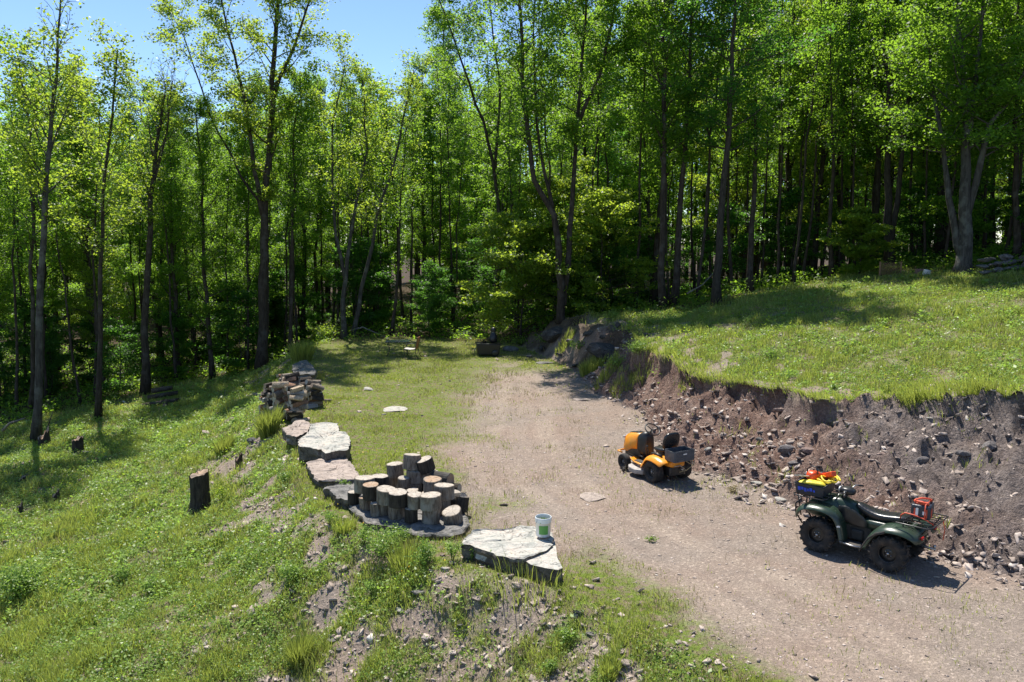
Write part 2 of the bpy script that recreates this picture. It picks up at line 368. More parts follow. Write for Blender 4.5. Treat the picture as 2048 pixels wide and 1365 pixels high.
class MB:
    """collects shapes and links them as one mesh"""
    def __init__(s): s.bm = bmesh.new()
    def box(s, c, d, rot=None, bev=0.0, seg=2, mi=0, taper=None):
        r = bmesh.ops.create_cube(s.bm, size=1.0); vs_ = r['verts']
        for v in vs_:
            v.co = Vector((v.co.x * d[0], v.co.y * d[1], v.co.z * d[2]))
            if taper and v.co.z > 0: v.co.x *= taper[0]; v.co.y *= taper[1]
        fs = {f for v in vs_ for f in v.link_faces}
        for f in fs: f.material_index = mi
        if bev > 0:
            es = list({e for v in vs_ for e in v.link_edges})
            rb = bmesh.ops.bevel(s.bm, geom=es, offset=bev, segments=seg, affect='EDGES', profile=.5)
            vs_ = list({v for f in rb['faces'] for v in f.verts} | {v for v in vs_ if v.is_valid})
            for f in rb['faces']: f.smooth = True; f.material_index = mi
        q = (rot if rot is not None else Matrix.Identity(3))
        for v in vs_: v.co = q @ v.co + Vector(c)
        return s
    def tube(s, pts, r, seg=8, cap=True, mi=0, closed=False, smooth=True):
        pts = [Vector(p) for p in pts]; n = len(pts)
        rs = r if isinstance(r, (list, tuple)) else [r] * n
        rings = []; up = Vector((0, 0, 1)); prev = None
        for i, p in enumerate(pts):
            if closed: t = pts[(i + 1) % n] - pts[i - 1]
            else: t = pts[min(i + 1, n - 1)] - pts[max(i - 1, 0)]
            t.normalize()
            a = (prev - t * prev.dot(t)) if prev is not None else (up.cross(t) if abs(t.z) < .95 else Vector((1, 0, 0)).cross(t))
            if a.length < 1e-5: a = Vector((1, 0, 0)).cross(t)
            a.normalize(); prev = a; b = t.cross(a)
            rings.append([s.bm.verts.new(p + (a * math.cos(k * 2 * math.pi / seg) + b * math.sin(k * 2 * math.pi / seg)) * rs[i]) for k in range(seg)])
        m = n if closed else n - 1
        for i in range(m):
            A, B = rings[i], rings[(i + 1) % n]
            for k in range(seg):
                f = s.bm.faces.new((A[k], A[(k + 1) % seg], B[(k + 1) % seg], B[k])); f.smooth = smooth; f.material_index = mi
        if cap and not closed:
            f = s.bm.faces.new(rings[0][::-1]); f.material_index = mi
            f = s.bm.faces.new(rings[-1]); f.material_index = mi
        return s
    def lathe(s, prof, seg=24, c=(0, 0, 0), axis='z', mi=0, closed=True, smooth=True, mat=None):
        rings = []
        for (r, z) in prof:
            ring = []
            for k in range(seg):
                a = 2 * math.pi * k / seg; p = Vector((r * math.cos(a), r * math.sin(a), z))
                if axis == 'y': p = Vector((p.x, p.z, -p.y))
                if axis == 'x': p = Vector((p.z, p.x, p.y))
                if mat is not None: p = mat @ p
                ring.append(s.bm.verts.new(p + Vector(c)))
            rings.append(ring)
        for i in range(len(rings) - 1):
            for k in range(seg):
                f = s.bm.faces.new((rings[i][k], rings[i][(k + 1) % seg], rings[i + 1][(k + 1) % seg], rings[i + 1][k])); f.smooth = smooth; f.material_index = mi
        if closed:
            f = s.bm.faces.new(rings[0][::-1]); f.material_index = mi
            f = s.bm.faces.new(rings[-1]); f.material_index = mi
        return s
    def loft(s, secs, cap=True, mi=0, smooth=True):
        rings = [[s.bm.verts.new(Vector(p)) for p in sec] for sec in secs]; n = len(rings[0])
        for i in range(len(rings) - 1):
            for k in range(n):
                f = s.bm.faces.new((rings[i][k], rings[i][(k + 1) % n], rings[i + 1][(k + 1) % n], rings[i + 1][k])); f.smooth = smooth; f.material_index = mi
        if cap:
            f = s.bm.faces.new(rings[0][::-1]); f.material_index = mi; f.smooth = smooth
            f = s.bm.faces.new(rings[-1]); f.material_index = mi; f.smooth = smooth
        return s
    def sheet(s, grid, mi=0):
        rows = [[s.bm.verts.new(Vector(p)) for p in r] for r in grid]
        for i in range(len(rows) - 1):
            for k in range(len(rows[0]) - 1):
                f = s.bm.faces.new((rows[i][k], rows[i][k + 1], rows[i + 1][k + 1], rows[i + 1][k])); f.smooth = True; f.material_index = mi
        return s
    def prism(s, poly, z0, z1, bev=0, mi=0, seg=1):
        a = [s.bm.verts.new(Vector((p[0], p[1], z0))) for p in poly]; b = [s.bm.verts.new(Vector((p[0], p[1], z1))) for p in poly]
        n = len(poly); fs = [s.bm.faces.new(a[::-1]), s.bm.faces.new(b)]
        for k in range(n): fs.append(s.bm.faces.new((a[k], a[(k + 1) % n], b[(k + 1) % n], b[k])))
        for f in fs: f.material_index = mi
        if bev: bmesh.ops.bevel(s.bm, geom=list({e for f in fs for e in f.edges}), offset=bev, segments=seg, affect='EDGES', profile=.5)
        return s
    def build(s, name, mats, parent=None, solid=0, sub=0, bev=0, norm=True):
        if norm: bmesh.ops.recalc_face_normals(s.bm, faces=s.bm.faces)
        me = bpy.data.meshes.new(name); s.bm.to_mesh(me); s.bm.free()
        o = link(name, me, mats, parent)
        if solid: md = o.modifiers.new('solid', 'SOLIDIFY'); md.thickness = solid; md.offset = 0
        if bev: md = o.modifiers.new('bevel', 'BEVEL'); md.width = bev; md.segments = 2; md.limit_method = 'ANGLE'; md.angle_limit = R(40)
        if sub: md = o.modifiers.new('sub', 'SUBSURF'); md.levels = sub; md.render_levels = sub
        return o
def rotm(ax, a): return Matrix.Rotation(a, 3, ax)

def overhang(x, y):
    z, ld, t, rug = base_h(x, y)
    return rug * sstep(.955, .985, t) * (1 - sstep(1.0, 1.16, t)) * (.03 + .20 * sstep(.4, .65, fbm(x, y, .9, 3, 55)))
# ---------------------------------------------------------------- ground sheet
def axis_lines(segs):
    out = [segs[0][0]]
    for a, b, st in segs:
        n = max(1, int(round((b - a) / st))); out += list(a + (b - a) * (np.arange(1, n + 1) / n))
    return np.array(out)
gx = axis_lines([(-600, -120, 40), (-120, -40, 5), (-40, -20, .5), (-20, -10, .14), (-10, 14, .075), (14, 22, .2), (22, 50, 1), (50, 120, 5), (120, 600, 40)])
gy_ = axis_lines([(-120, -20, 10), (-20, 5, 1.5), (5, 8, .2), (8, 28, .075), (28, 44, .15), (44, 60, .5), (60, 140, 4), (140, 700, 40)])
GX, GY = np.meshgrid(gx, gy_)
GZ = h(GX, GY)
nx, ny = len(gx), len(gy_)
idx = np.arange(nx * ny).reshape(ny, nx)
fc = np.stack([idx[:-1, :-1], idx[:-1, 1:], idx[1:, 1:], idx[1:, :-1]], -1).reshape(-1, 4)
X1, Y1 = GX.ravel(), GY.ravel()
z_, ld_, t_, rug_, bank_, slope_, lawn_ = masks(X1, Y1)
ed_ = forest_edge(X1, Y1)
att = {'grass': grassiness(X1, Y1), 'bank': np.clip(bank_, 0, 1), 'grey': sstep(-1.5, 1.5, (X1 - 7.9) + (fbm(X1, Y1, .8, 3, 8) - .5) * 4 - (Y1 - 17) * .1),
       'rut': rut(X1, Y1), 'forest': np.clip(sstep(-1.5, 1.0, Y1 - ed_ + (fbm(X1, Y1, .7, 3, 90) - .5) * 3) * (Y1 > 5) + .75 * sstep(29, 31.5, Y1) * sstep(.0, .2, t_) * (1 - sstep(1.0, 1.5, t_)) * sstep(.35, .5, fbm(X1, Y1, 1.1, 3, 91)), 0, 1)}  # last term darkens the far bank end: litter plus tree shade painted in
ovw = overhang(X1, Y1)
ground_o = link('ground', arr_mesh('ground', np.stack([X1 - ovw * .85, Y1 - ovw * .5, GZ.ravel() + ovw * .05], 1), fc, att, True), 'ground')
tag(ground_o, kind='structure')

# ---------------------------------------------------------------- foliage
def leaf_arrays(c, nrm, size, rng, fold=.25, aspect=.8):
    n = len(c); t = rng.normal(size=(n, 3)); t -= nrm * (t * nrm).sum(1, keepdims=True); t /= np.linalg.norm(t, axis=1, keepdims=True) + 1e-9
    b = np.cross(nrm, t); s = size[:, None]
    p0 = c - t * s * .5; p2 = c + t * s * .5; off = nrm * s * fold
    p1 = c + b * s * .5 * aspect - off * .6 + t * s * .08; p3 = c - b * s * .5 * aspect - off * .6 + t * s * .08
    v = np.stack([p0, p1, p2, p3], 1).reshape(-1, 3); f = np.arange(4 * n).reshape(n, 4)
    return v, f
def rand_normals(n, up, rng):
    v = rng.normal(size=(n, 3)); v[:, 2] = np.abs(v[:, 2]) + up; return v / np.linalg.norm(v, axis=1, keepdims=True)

def make_tree(rng, stems, limbs=26, limb_len=3.2, crown_from=.35, leaves=24, lsize=.115, spread=.52, up=(25, 60), leafmat='leaf', bark='bark',
              sub=5, name='crown', taper_top=.45, flat=.55, dens=1.0, bare_top=0.0, subpts=3, low_short=.5):
    """stems: list of (points, r0, r1, crown_from or None); returns trunk mesh + crown mesh (local coords)"""
    mb = MB(); cl = []
    for si, (pts, r0, r1, cf) in enumerate(stems):
        P = [Vector(p) for p in pts]
        n = len(P); Q = []
        for i in range(n - 1):      # subdivide + wobble
            for k in range(3):
                t = k / 3; q = P[i].lerp(P[i + 1], t)
                if k: q += Vector(rng.normal(size=3)) * .05 * (P[i + 1] - P[i]).length * .25
                Q.append(q)
        Q.append(P[-1]); m = len(Q)
        rad = [r0 + (r1 - r0) * (i / (m - 1)) ** .8 for i in range(m)]
        if pts[0][2] < .05: rad[0] *= 1.45; 
        mb.tube(Q, rad, 9)
        if cf is None: continue
        H = [0]
        for i in range(1, m): H.append(H[-1] + (Q[i] - Q[i - 1]).length)
        L = H[-1]
        nl = limbs if isinstance(limbs, int) else limbs[si]
        az = rng.uniform(0, 6.28)
        for i in range(nl):
            u = cf + (1 - cf) * ((i + rng.uniform(0, 1)) / nl)
            s = u * L; k = min(max(j for j in range(m) if H[j] <= s), m - 2); q = Q[k].lerp(Q[k + 1], (s - H[k]) / max(H[k + 1] - H[k], 1e-4))
            az += 2.4 + rng.normal() * .5
            fr = (u - cf) / (1 - cf)
            sh = (low_short + (1 - low_short) * min(1, fr / .35)) * (1 - (1 - taper_top) * max(0, (fr - .4) / .6))
            ln = limb_len * sh * rng.uniform(.75, 1.2)
            el = R(rng.uniform(*up) + 18 * fr)
            d = Vector((math.cos(az) * math.cos(el), math.sin(az) * math.cos(el), math.sin(el)))
            rb = max(.012, rad[k] * .42 * rng.uniform(.7, 1)); LPp = [q]
            for j in range(1, 5):
                d = (d + Vector(rng.normal(size=3)) * .13 + Vector((0, 0, .02))).normalized(); LPp.append(LPp[-1] + d * ln / 4)
            rr = [rb * (1 - .8 * j / 4) for j in range(5)]
            mb.tube(LPp, rr, 5, cap=False)
            nsub = sub
            for j in range(nsub):
                v = .25 + .75 * (j + rng.uniform(0, 1)) / nsub; kk = min(int(v * 4), 3); p = LPp[kk].lerp(LPp[kk + 1], v * 4 - kk)
                side = Vector(rng.normal(size=3)); side -= d * side.dot(d) * .6; side.z = side.z * .5 + .2; side.normalize()
                dd = (d * .55 + side * .8).normalized(); l2 = ln * .34 * rng.uniform(.6, 1.2) * (1.15 - v * .4)
                e = p + dd * l2
                mb.tube([p, p.lerp(e, .5) + Vector((0, 0, .04)), e], [rr[kk] * .45 + .004, .009, .004], 3, cap=False)
                if fr > 1 - bare_top: 
                    if rng.uniform() > .55: continue
                for w in range(subpts): cl.append((p.lerp(e, (w + .7) / subpts), fr))
            cl.append((LPp[-1], fr))
    rad_ = spread
    C = np.array([list(c[0]) for c in cl]); fr = np.array([c[1] for c in cl])
    cnt = np.maximum(1, (leaves * 1.2 * rng.uniform(.25, 1.75, len(C)) * dens)).astype(int)
    if bare_top: cnt = np.where(fr > 1 - bare_top, np.maximum(1, cnt // 6), cnt)
    rep = np.repeat(np.arange(len(C)), cnt); n = len(rep)
    off = rng.normal(size=(n, 3)); off /= np.linalg.norm(off, axis=1, keepdims=True); off *= (rng.uniform(0, 1, (n, 1)) ** .45) * rad_ * rng.uniform(.7, 1.3, (len(C), 1))[rep]
    off[:, 2] *= flat
    v, f = leaf_arrays(C[rep] + off, rand_normals(n, .7, rng), lsize * rng.uniform(.55, 1.45, n), rng)
    va = np.clip(rng.normal(.45, .16, n) + (rng.uniform(-.18, .18, len(C)))[rep], 0, 1)
    crown = arr_mesh('crown', v, f, {'v': np.repeat(va, 4)})
    me = bpy.data.meshes.new('trunk'); mb.bm.to_mesh(me); mb.bm.free()
    return me, crown
def place_tree(name, loc, meshes, mats, label, group=None, rz=0, sc=1.0, cat='tree'):
    root = empty(name, loc, rz, label, cat, group); root.scale = (sc,) * 3 if not isinstance(sc, tuple) else sc
    tr, cr = meshes
    if not tr.materials: tr.materials.append(M[mats[0]])
    t = bpy.data.objects.new('trunk', tr); COL.objects.link(t); t.parent = root
    if cr is not None:
        if not cr.materials: cr.materials.append(M[mats[1]])
        c = bpy.data.objects.new('crown', cr); COL.objects.link(c); c.parent = root
    return root
exec_forest = True
rng = np.random.default_rng(7)
def straight(hh, lean=.5, n=5):
    a = rng.uniform(0, 6.28); p = []
    for i in range(n):
        t = i / (n - 1); p.append((lean * math.cos(a) * t + rng.normal() * .12 * (i > 0), lean * math.sin(a) * t + rng.normal() * .12 * (i > 0), hh * t))
    return p
PROTO = {
 'tall_a': (make_tree(rng, [(straight(21), .23, .04, .18)], 46, 3.7, leaves=30), ('bark', 'leaf')),
 'tall_b': (make_tree(rng, [(straight(19, .9), .17, .03, .28)], 38, 3.2, leaves=30), ('bark', 'leaf')),
 'tall_c': (make_tree(rng, [(straight(20, .7), .19, .03, .14)], 48, 3.4, leaves=28), ('bark', 'leaf_y')),
 'slim': (make_tree(rng, [(straight(16, .8), .10, .02, .25)], 30, 2.2, leaves=26), ('bark', 'leaf')),
 'young': (make_tree(rng, [(straight(9, .5), .07, .015, .1)], 28, 2.5, leaves=30, up=(5, 35), flat=.35, lsize=.11), ('bark', 'leaf')),
 'pole': (make_tree(rng, [(straight(15, .9), .085, .02, .55)], 11, 1.6, leaves=10), ('bark', 'leaf')),
 'under': (make_tree(rng, [(straight(5, .5), .04, .01, .08)], 18, 1.9, leaves=20, up=(0, 30), flat=.3, lsize=.12), ('bark', 'leaf_d')),
 'dense': (make_tree(rng, [(straight(15, .4), .15, .02, .08)], 48, 3.0, leaves=24, up=(-8, 18), flat=.4, taper_top=.15, low_short=1.0, lsize=.11), ('bark_dark', 'leaf_d')),
}
# hero trees: stems traced at their own distance
def hero(base, D, stems, label, mats=('bark', 'leaf'), name='maple_tree', **kw):
    g = ground(*base) if D is None else at(base[0], base[1], D)
    D0 = g.y; zb = hz(g.x, g.y) if D is not None else g.z
    o = Vector((g.x, g.y, zb - .15)); st = []
    for pts, r0, r1, cf, *dd in stems:
        dy = dd[0] if dd else 0
        P = [at(a, b, D0 + dy * i / max(1, len(pts) - 1)) - o for i, (a, b) in enumerate(pts)]
        if pts[0] == base: P[0] = Vector((0, 0, 0))
        st.append((P, r0 * .84, r1 * .84, cf))
    return place_tree(name, o, make_tree(rng, st, **kw), mats, label)
hero((70, 885), None, [((70, 885), (78, 650), (90, 400), (102, 250), (115, 120), (122, -20)) and ([(70, 885), (78, 650), (90, 400), (102, 250), (115, 120), (122, -20)], .2, .03, .5)],
     'tall thin maple at far left whose top is nearly bare with reddish buds', ('bark_g', 'leaf_y'), limbs=26, limb_len=2.9, leaves=15, bare_top=.45, up=(35, 65), lsize=.12, sub=6)
hero((62, 868), 35.5, [([(62, 868), (66, 600), (64, 400), (50, 200), (30, 90)], .13, .03, .4)], 'slender dark tree just behind the thin maple at far left', limbs=20, limb_len=2.4, leaves=10)
hero((196, 838), None, [([(196, 838), (200, 600), (205, 400), (225, 230), (235, 100)], .15, .03, .45)], 'slender straight tree between the far left maple and the double log pile tree', ('bark', 'leaf_y'), limbs=22, limb_len=2.5, leaves=12)
hero((290, 792), None, [([(290, 792), (292, 600), (300, 400), (318, 260), (330, 190)], .25, .05, .55), ([(300, 400), (335, 260), (345, 150)], .08, .02, .5)],
     'dark tall tree with a twiggy bare top above the small log heap', ('bark', 'leaf_y'), limbs=[20, 14], limb_len=2.4, leaves=9, bare_top=.6, up=(45, 70), sub=6)
hero((523, 738), 41.2, [([(523, 738), (526, 600), (528, 480), (530, 400), (540, 270), (548, 120), (560, -40), (575, -200)], .36, .07, .38),
                      ([(528, 440), (508, 340), (490, 200), (455, 60), (430, -60)], .17, .03, .3, -2), ([(545, 200), (600, 60), (640, -60)], .13, .03, .3, 1), ([(530, 420), (480, 350), (420, 230), (370, 80), (345, 30)], .10, .02, .4, 2)],
     'big yellow green maple with dark forked trunk rising behind the firewood stack', ('bark', 'leaf_y'), limbs=[30, 22, 14, 18], limb_len=2.9, leaves=15, up=(15, 50), lsize=.115, dens=1.15)
hero((581, 702), 42, [([(581, 702), (584, 500), (586, 300), (600, 150)], .14, .03, .45)], 'straight slim tree right of the big yellow green maple', limbs=22, limb_len=2.2, leaves=18)
hero((688, 692), 43, [([(688, 692), (686, 600), (700, 480), (735, 300), (725, 160)], .22, .03, .4), ([(690, 560), (668, 430), (665, 250), (690, 130)], .13, .03, .4)],
     'grey forked tree at the left end of the clearing back edge', ('bark_g', 'leaf_y'), limbs=[22, 18], limb_len=2.5, leaves=10, up=(25, 55))
hero((706, 690), 43.6, [([(706, 690), (722, 580), (752, 440), (790, 320), (815, 200), (828, 140)], .17, .03, .45)],
     'slanting grey tree leaning right behind the clearing', ('bark_g', 'leaf_y'), limbs=22, limb_len=2.6, leaves=9, up=(20, 50))
hero((783, 690), 44.5, [([(783, 690), (795, 560), (800, 430), (812, 250)], .13, .03, .5)], 'slim tree standing behind the patio chair', limbs=14, limb_len=2.0, leaves=8)
hero((1122, 652), 38.5, [([(1122, 652), (1122, 600), (1118, 500), (1108, 430), (1068, 360), (1055, 260), (1045, 100), (1035, -80), (1030, -200)], .27, .05, .42, -1),
                       ([(1126, 610), (1138, 500), (1146, 380), (1156, 230), (1170, 60), (1185, -120)], .22, .04, .40, 1),
                       ([(1108, 430), (1080, 300), (1068, 120), (1070, -60)], .12, .03, .3), ([(1160, 240), (1200, 150), (1225, 40), (1240, -60)], .12, .03, .25)],
     'large twin trunk maple at the head of the gravel drive', ('bark', 'leaf'), limbs=[30, 30, 16, 16], limb_len=3.0, leaves=20, up=(5, 45), lsize=.115)
hero((1328, 606), 37.3, [([(1328, 606), (1326, 400), (1328, 200), (1330, 0), (1325, -180)], .21, .04, .35)], 'straight trunk on the left of the close pair above the rocky corner', limbs=32, limb_len=3.0, leaves=22)
hero((1347, 602), 37.8, [([(1347, 602), (1358, 450), (1372, 280), (1380, 100), (1392, -120)], .23, .04, .4)], 'trunk leaning right in the close pair above the rocky corner', limbs=30, limb_len=3.0, leaves=22)
hero((1433, 594), 35.5, [([(1433, 594), (1440, 450), (1452, 320), (1462, 180), (1470, 40), (1475, -160)], .24, .05, .4)], 'dark single trunk standing at the left end of the upper lawn', ('bark_dark', 'leaf_d'), limbs=32, limb_len=3.3, leaves=22, up=(0, 30))
hero((1500, 580), 38, [([(1500, 580), (1503, 450), (1510, 330), (1512, 200)], .2, .08, .6)], 'reddish broken topped trunk behind the upper lawn edge', ('bark', 'leaf'), limbs=12, limb_len=2, leaves=14)
hero((1663, 560), 38.5, [([(1663, 560), (1662, 400), (1664, 250), (1660, 60)], .15, .03, .45)], 'thin dark straight trunk left of the bright sapling', limbs=16, limb_len=2.2, leaves=9)
hero((1779, 545), 38.5, [([(1779, 545), (1778, 400), (1776, 230), (1770, 40)], .3, .06, .45), ([(1780, 520), (1800, 350), (1815, 200), (1830, 60)], .2, .04, .5)], 'dark double trunk tree behind the lattice panel', ('bark_dark', 'leaf'), limbs=[20, 18], limb_len=2.7, leaves=10)
hero((1926, 548), 32.5, [([(1926, 548), (1932, 470), (1930, 380), (1935, 250), (1925, 120), (1900, -60)], .42, .06, .4), ([(1932, 440), (1960, 330), (1978, 250), (2020, 200), (2060, 120)], .2, .04, .35, -1),
                       ([(1926, 520), (1905, 430), (1890, 330), (1870, 200), (1850, 60)], .22, .04, .42, 1), ([(1932, 330), (1950, 180), (1965, 20), (1975, -100)], .17, .03, .3)],
     'big pale grey tree with several stems at the right end of the lawn', ('bark_g', 'leaf'), name='maple_tree', limbs=[26, 18, 20, 16], limb_len=3.0, leaves=20, up=(0, 45))
hero((2035, 540), 33, [([(2035, 540), (2030, 380), (2034, 200), (2040, -60)], .2, .04, .35)], 'dark trunk at the far right edge above the stone heap', limbs=30, limb_len=3.2, leaves=22)
hero((992, 684), 47, [([(992, 684), (1000, 520), (996, 400), (975, 280), (940, 170), (905, 70), (870, -20)], .2, .03, .4), ([(990, 340), (1000, 200), (985, 60), (975, -80)], .12, .03, .3)], 'dark trunked tree leaning left over the sky gap above the tub cart', limbs=[30, 20], limb_len=3.2, leaves=18, up=(5, 45))
# bright understory at the woods edge
sap = make_tree(rng, [([(0, 0, 0), (.1, 0, 1.2), (0, .1, 2.6)], .035, .008, .12)], 20, 1.25, leaves=26, up=(0, 25), flat=.28, lsize=.12, spread=.34)
g = at(1718, 540, 37.2); place_tree('sapling', (g.x, g.y, hz(g.x, g.y) - .1), sap, ('bark', 'leaf_y'), 'bright yellow green sapling at the back of the upper lawn', rz=.6, sc=1.15)
busht = make_tree(rng, [([(0, 0, 0), (.2, 0, 2.5), (-.1, .1, 6)], .07, .015, .08)], 34, 3.4, leaves=26, up=(0, 28), flat=.3, lsize=.13, taper_top=.4, low_short=.9)
for (a, D, s, rz, lb) in ((1040, 41, 1.0, 0, 'low spreading bright green maple left of the twin trunk tree'), (1205, 40.5, .95, 2.1, 'low spreading bright green maple right of the twin trunk tree'), (1118, 43, 1.2, 4, 'taller spreading maple filling the gap behind the twin trunk tree')):
    g = at(a, 640, D); place_tree('young_maple', (g.x, g.y, hz(g.x, g.y) - .1), busht, ('bark', 'leaf_y'), lb, rz=rz, sc=s)

# forest behind: blue-noise positions
def sky_limit(x, y):
    px = 1024 + F * x / y; lim = np.interp(px, [-300, 0, 60, 150, 240, 330, 400, 480, 640, 700, 800, 868, 905, 1000], [90, 105, 130, 150, 110, 190, 210, 160, 150, 140, 140, 60, -300, -500])
    return CAM_H + (470 - lim) / F * y - hz(x, y)
pts = []; tries = 0
LIT = [(at(a, 640, D).x, D) for a, D in ((1040, 41), (1205, 40.5), (1118, 43), (1718, 37.2), (823, 36), (700, 38), (950, 38), (1580, 37))]
def in_sun_path(x, y, w=3.6, L=12):
    for a, b in LIT:
        dx, dy = x - a, y - b; s_ = dx * S.x + dy * S.y; k = math.hypot(S.x, S.y); s_ /= k; l_ = abs(dx * S.y - dy * S.x) / k
        if .3 < s_ < L and l_ < w: return True
    return False
heroxy = [(o.location.x, o.location.y) for o in scene.objects if o.type == 'EMPTY']
kinds = ['tall_a', 'tall_b', 'tall_c', 'slim', 'young', 'dense']
rf = np.random.default_rng(21)
cnt = 0
LBL = {'tall_a': 'tall thick leafy maple', 'tall_b': 'tall high crowned tree', 'tall_c': 'tall yellow green tree',
       'slim': 'slim leafy tree', 'pole': 'thin bare stemmed tree', 'young': 'young layered maple', 'dense': 'dark dense evergreen', 'under': 'low dark sapling'}
ZN = [(-200, 'beyond the left edge'), (150, 'behind the far left maple'), (260, 'left of the pole heap'), (380, 'behind the pole heap'), (500, 'left of the big maple'), (600, 'behind the big maple'),
      (740, 'behind the forked grey tree'), (900, 'behind the patio chair'), (1060, 'behind the tub cart'), (1200, 'behind the twin trunk maple'), (1320, 'left of the close trunk pair'), (1420, 'behind the close trunk pair'), (1540, 'behind the dark lawn trunk'),
      (1700, 'behind the bright sapling'), (1830, 'behind the lattice panel'), (1980, 'behind the pale grey tree'), (9999, 'behind the stone heap')]
def where(x, y):
    px = 1024 + F * x / y; d = y - float(forest_edge(x, y)); z = next(n for a, n in ZN if px < a)
    return ('in front row ' if d < 5 else 'few rows in ' if d < 14 else 'deep in woods ' if d < 26 else 'farthest back ') + z
def put(kind, x, y, sc):
    z = hz(x, y) - .12
    return place_tree({'young': 'young_maple', 'under': 'forest_sapling', 'dense': 'evergreen_tree', 'pole': 'pole_tree'}.get(kind, 'forest_tree'), (x, y, z), PROTO[kind][0], PROTO[kind][1], LBL[kind] + ' ' + where(x, y),
                      'trees of the shaded woods' if kind not in ('under',) else 'saplings along the foot of the woods', rf.uniform(0, 6.28), sc)
while tries < 6000 and cnt < 260:
    tries += 1
    y = rf.uniform(27, 78); x = rf.uniform(-.72 * y - 4, .72 * y + 4)
    e = float(forest_edge(x, y)); px = 1024 + F * x / y
    if y < e + 1.0: continue
    if 690 < px < 880 and y < e + 6: continue
    if px < 330 and y < e + 3.5: continue
    dm = 2.6 + .035 * (y - e) * 1.5
    if any((x - a) ** 2 + (y - b) ** 2 < dm * dm for a, b in pts): continue
    if any((x - a) ** 2 + (y - b) ** 2 < 2.2 ** 2 for a, b in heroxy): continue
    if in_sun_path(x, y): continue
    k = rf.choice(kinds, p=[.22, .17, .15, .24, .17, .05])
    sc = rf.uniform(.82, 1.08)
    top = 1.0
    if 640 < px < 880: sc *= .80 if k.startswith('tall') else .85
    elif px < 420: sc *= .86 if k.startswith('tall') else .95
    elif px > 880: sc *= 1.12
    if 640 < px < 1000 and y < 51: continue
    H0 = {'tall_a': 21, 'tall_b': 19, 'tall_c': 20, 'slim': 16, 'young': 9, 'dense': 15}[k] + 1.2
    sc = min(sc, sky_limit(x, y) / H0)
    pts.append((x, y)); put(k, x, y, sc); cnt += 1
tries = 0; cp_ = 0
while tries < 7000 and cp_ < 100:
    tries += 1
    y = rf.uniform(30, 58); x = rf.uniform(-.68 * y, .68 * y); e = float(forest_edge(x, y)); px = 1024 + F * x / y
    if y < e + .8 or y > e + 13 or (640 < px < 1000 and y < e + 4): continue
    if any((x - a) ** 2 + (y - b) ** 2 < 1.1 for a, b in heroxy + pts): continue
    pts.append((x, y)); put('pole', x, y, min(rf.uniform(.8, 1.15), sky_limit(x, y) / 17)); cp_ += 1
tries = 0; cu = 0; up_ = []
while tries < 4000 and cu < 72:
    tries += 1
    y = rf.uniform(27, 60); x = rf.uniform(-.7 * y - 3, .7 * y + 3); e = float(forest_edge(x, y)); px = 1024 + F * x / y
    if y < e + 1.2 or y > e + 13: continue
    if px > 1300 and rf.uniform() < .35: continue
    if any((x - a) ** 2 + (y - b) ** 2 < 1.5 ** 2 for a, b in up_): continue
    up_.append((x, y)); put('under', x, y, rf.uniform(.45, 1.05)); cu += 1
# far woods: one mass of trunks and leaves beyond the trees one can tell apart
vv, ff, at_v, nb = [], [], [], 0; mbf = MB()
rf2 = np.random.default_rng(5)
n = 520
yy = rf2.uniform(76, 125, n); xx = rf2.uniform(-1, 1, n) * (.75 * yy + 6)
zz = h(xx, yy)
for i in range(n):
    hh = rf2.uniform(13, 17) * (1.25 if xx[i] > -2 else 1.0); ln = rf2.normal(size=2) * .6
    px = 1024 + F * xx[i] / yy[i]
    hh = min(hh * 1.25, sky_limit(xx[i], yy[i]) * rf2.uniform(.8, .97) - 1.5)
    mbf.tube([(xx[i], yy[i], zz[i] - .2), (xx[i] + ln[0] * .5, yy[i] + ln[1] * .5, zz[i] + hh * .5), (xx[i] + ln[0], yy[i] + ln[1], zz[i] + hh)], [.2, .13, .03], 5, cap=False)
    m = 1100; fr = rf2.uniform(0.05, 1, m) ** .8; rr = 3.2 * np.sin(np.pi * np.clip(fr * .85 + .12, 0, 1)) ** .6 * rf2.uniform(0, 1, m) ** .4; aa = rf2.uniform(0, 6.28, m)
    k = (np.floor(fr * 9) + np.floor(aa * 1.2) * 13).astype(int); jit = rf2.normal(size=(200, 3)) * .5
    c = np.stack([xx[i] + rr * np.cos(aa), yy[i] + rr * np.sin(aa), zz[i] + 1 + fr * hh], 1) + jit[k % 200]
    v, f = leaf_arrays(c, rand_normals(m, .6, rf2), rf2.uniform(.2, .42, m), rf2)
    vv.append(v); ff.append(f + nb); nb += len(v); at_v.append(np.repeat(rf2.uniform(.1, .9, m), 4))
fw = link('far_woods', arr_mesh('far_woods', np.concatenate(vv), np.concatenate(ff), {'v': np.concatenate(at_v)}), 'leaf')
tag(fw, 'dense distant leafy woods closing the view behind the nearer trees', 'woods', kind='stuff')
me = bpy.data.meshes.new('far_trunks'); mbf.bm.to_mesh(me); mbf.bm.free()
ft = link('trunks', me, 'bark', fw); ft['kind'] = 'stuff'

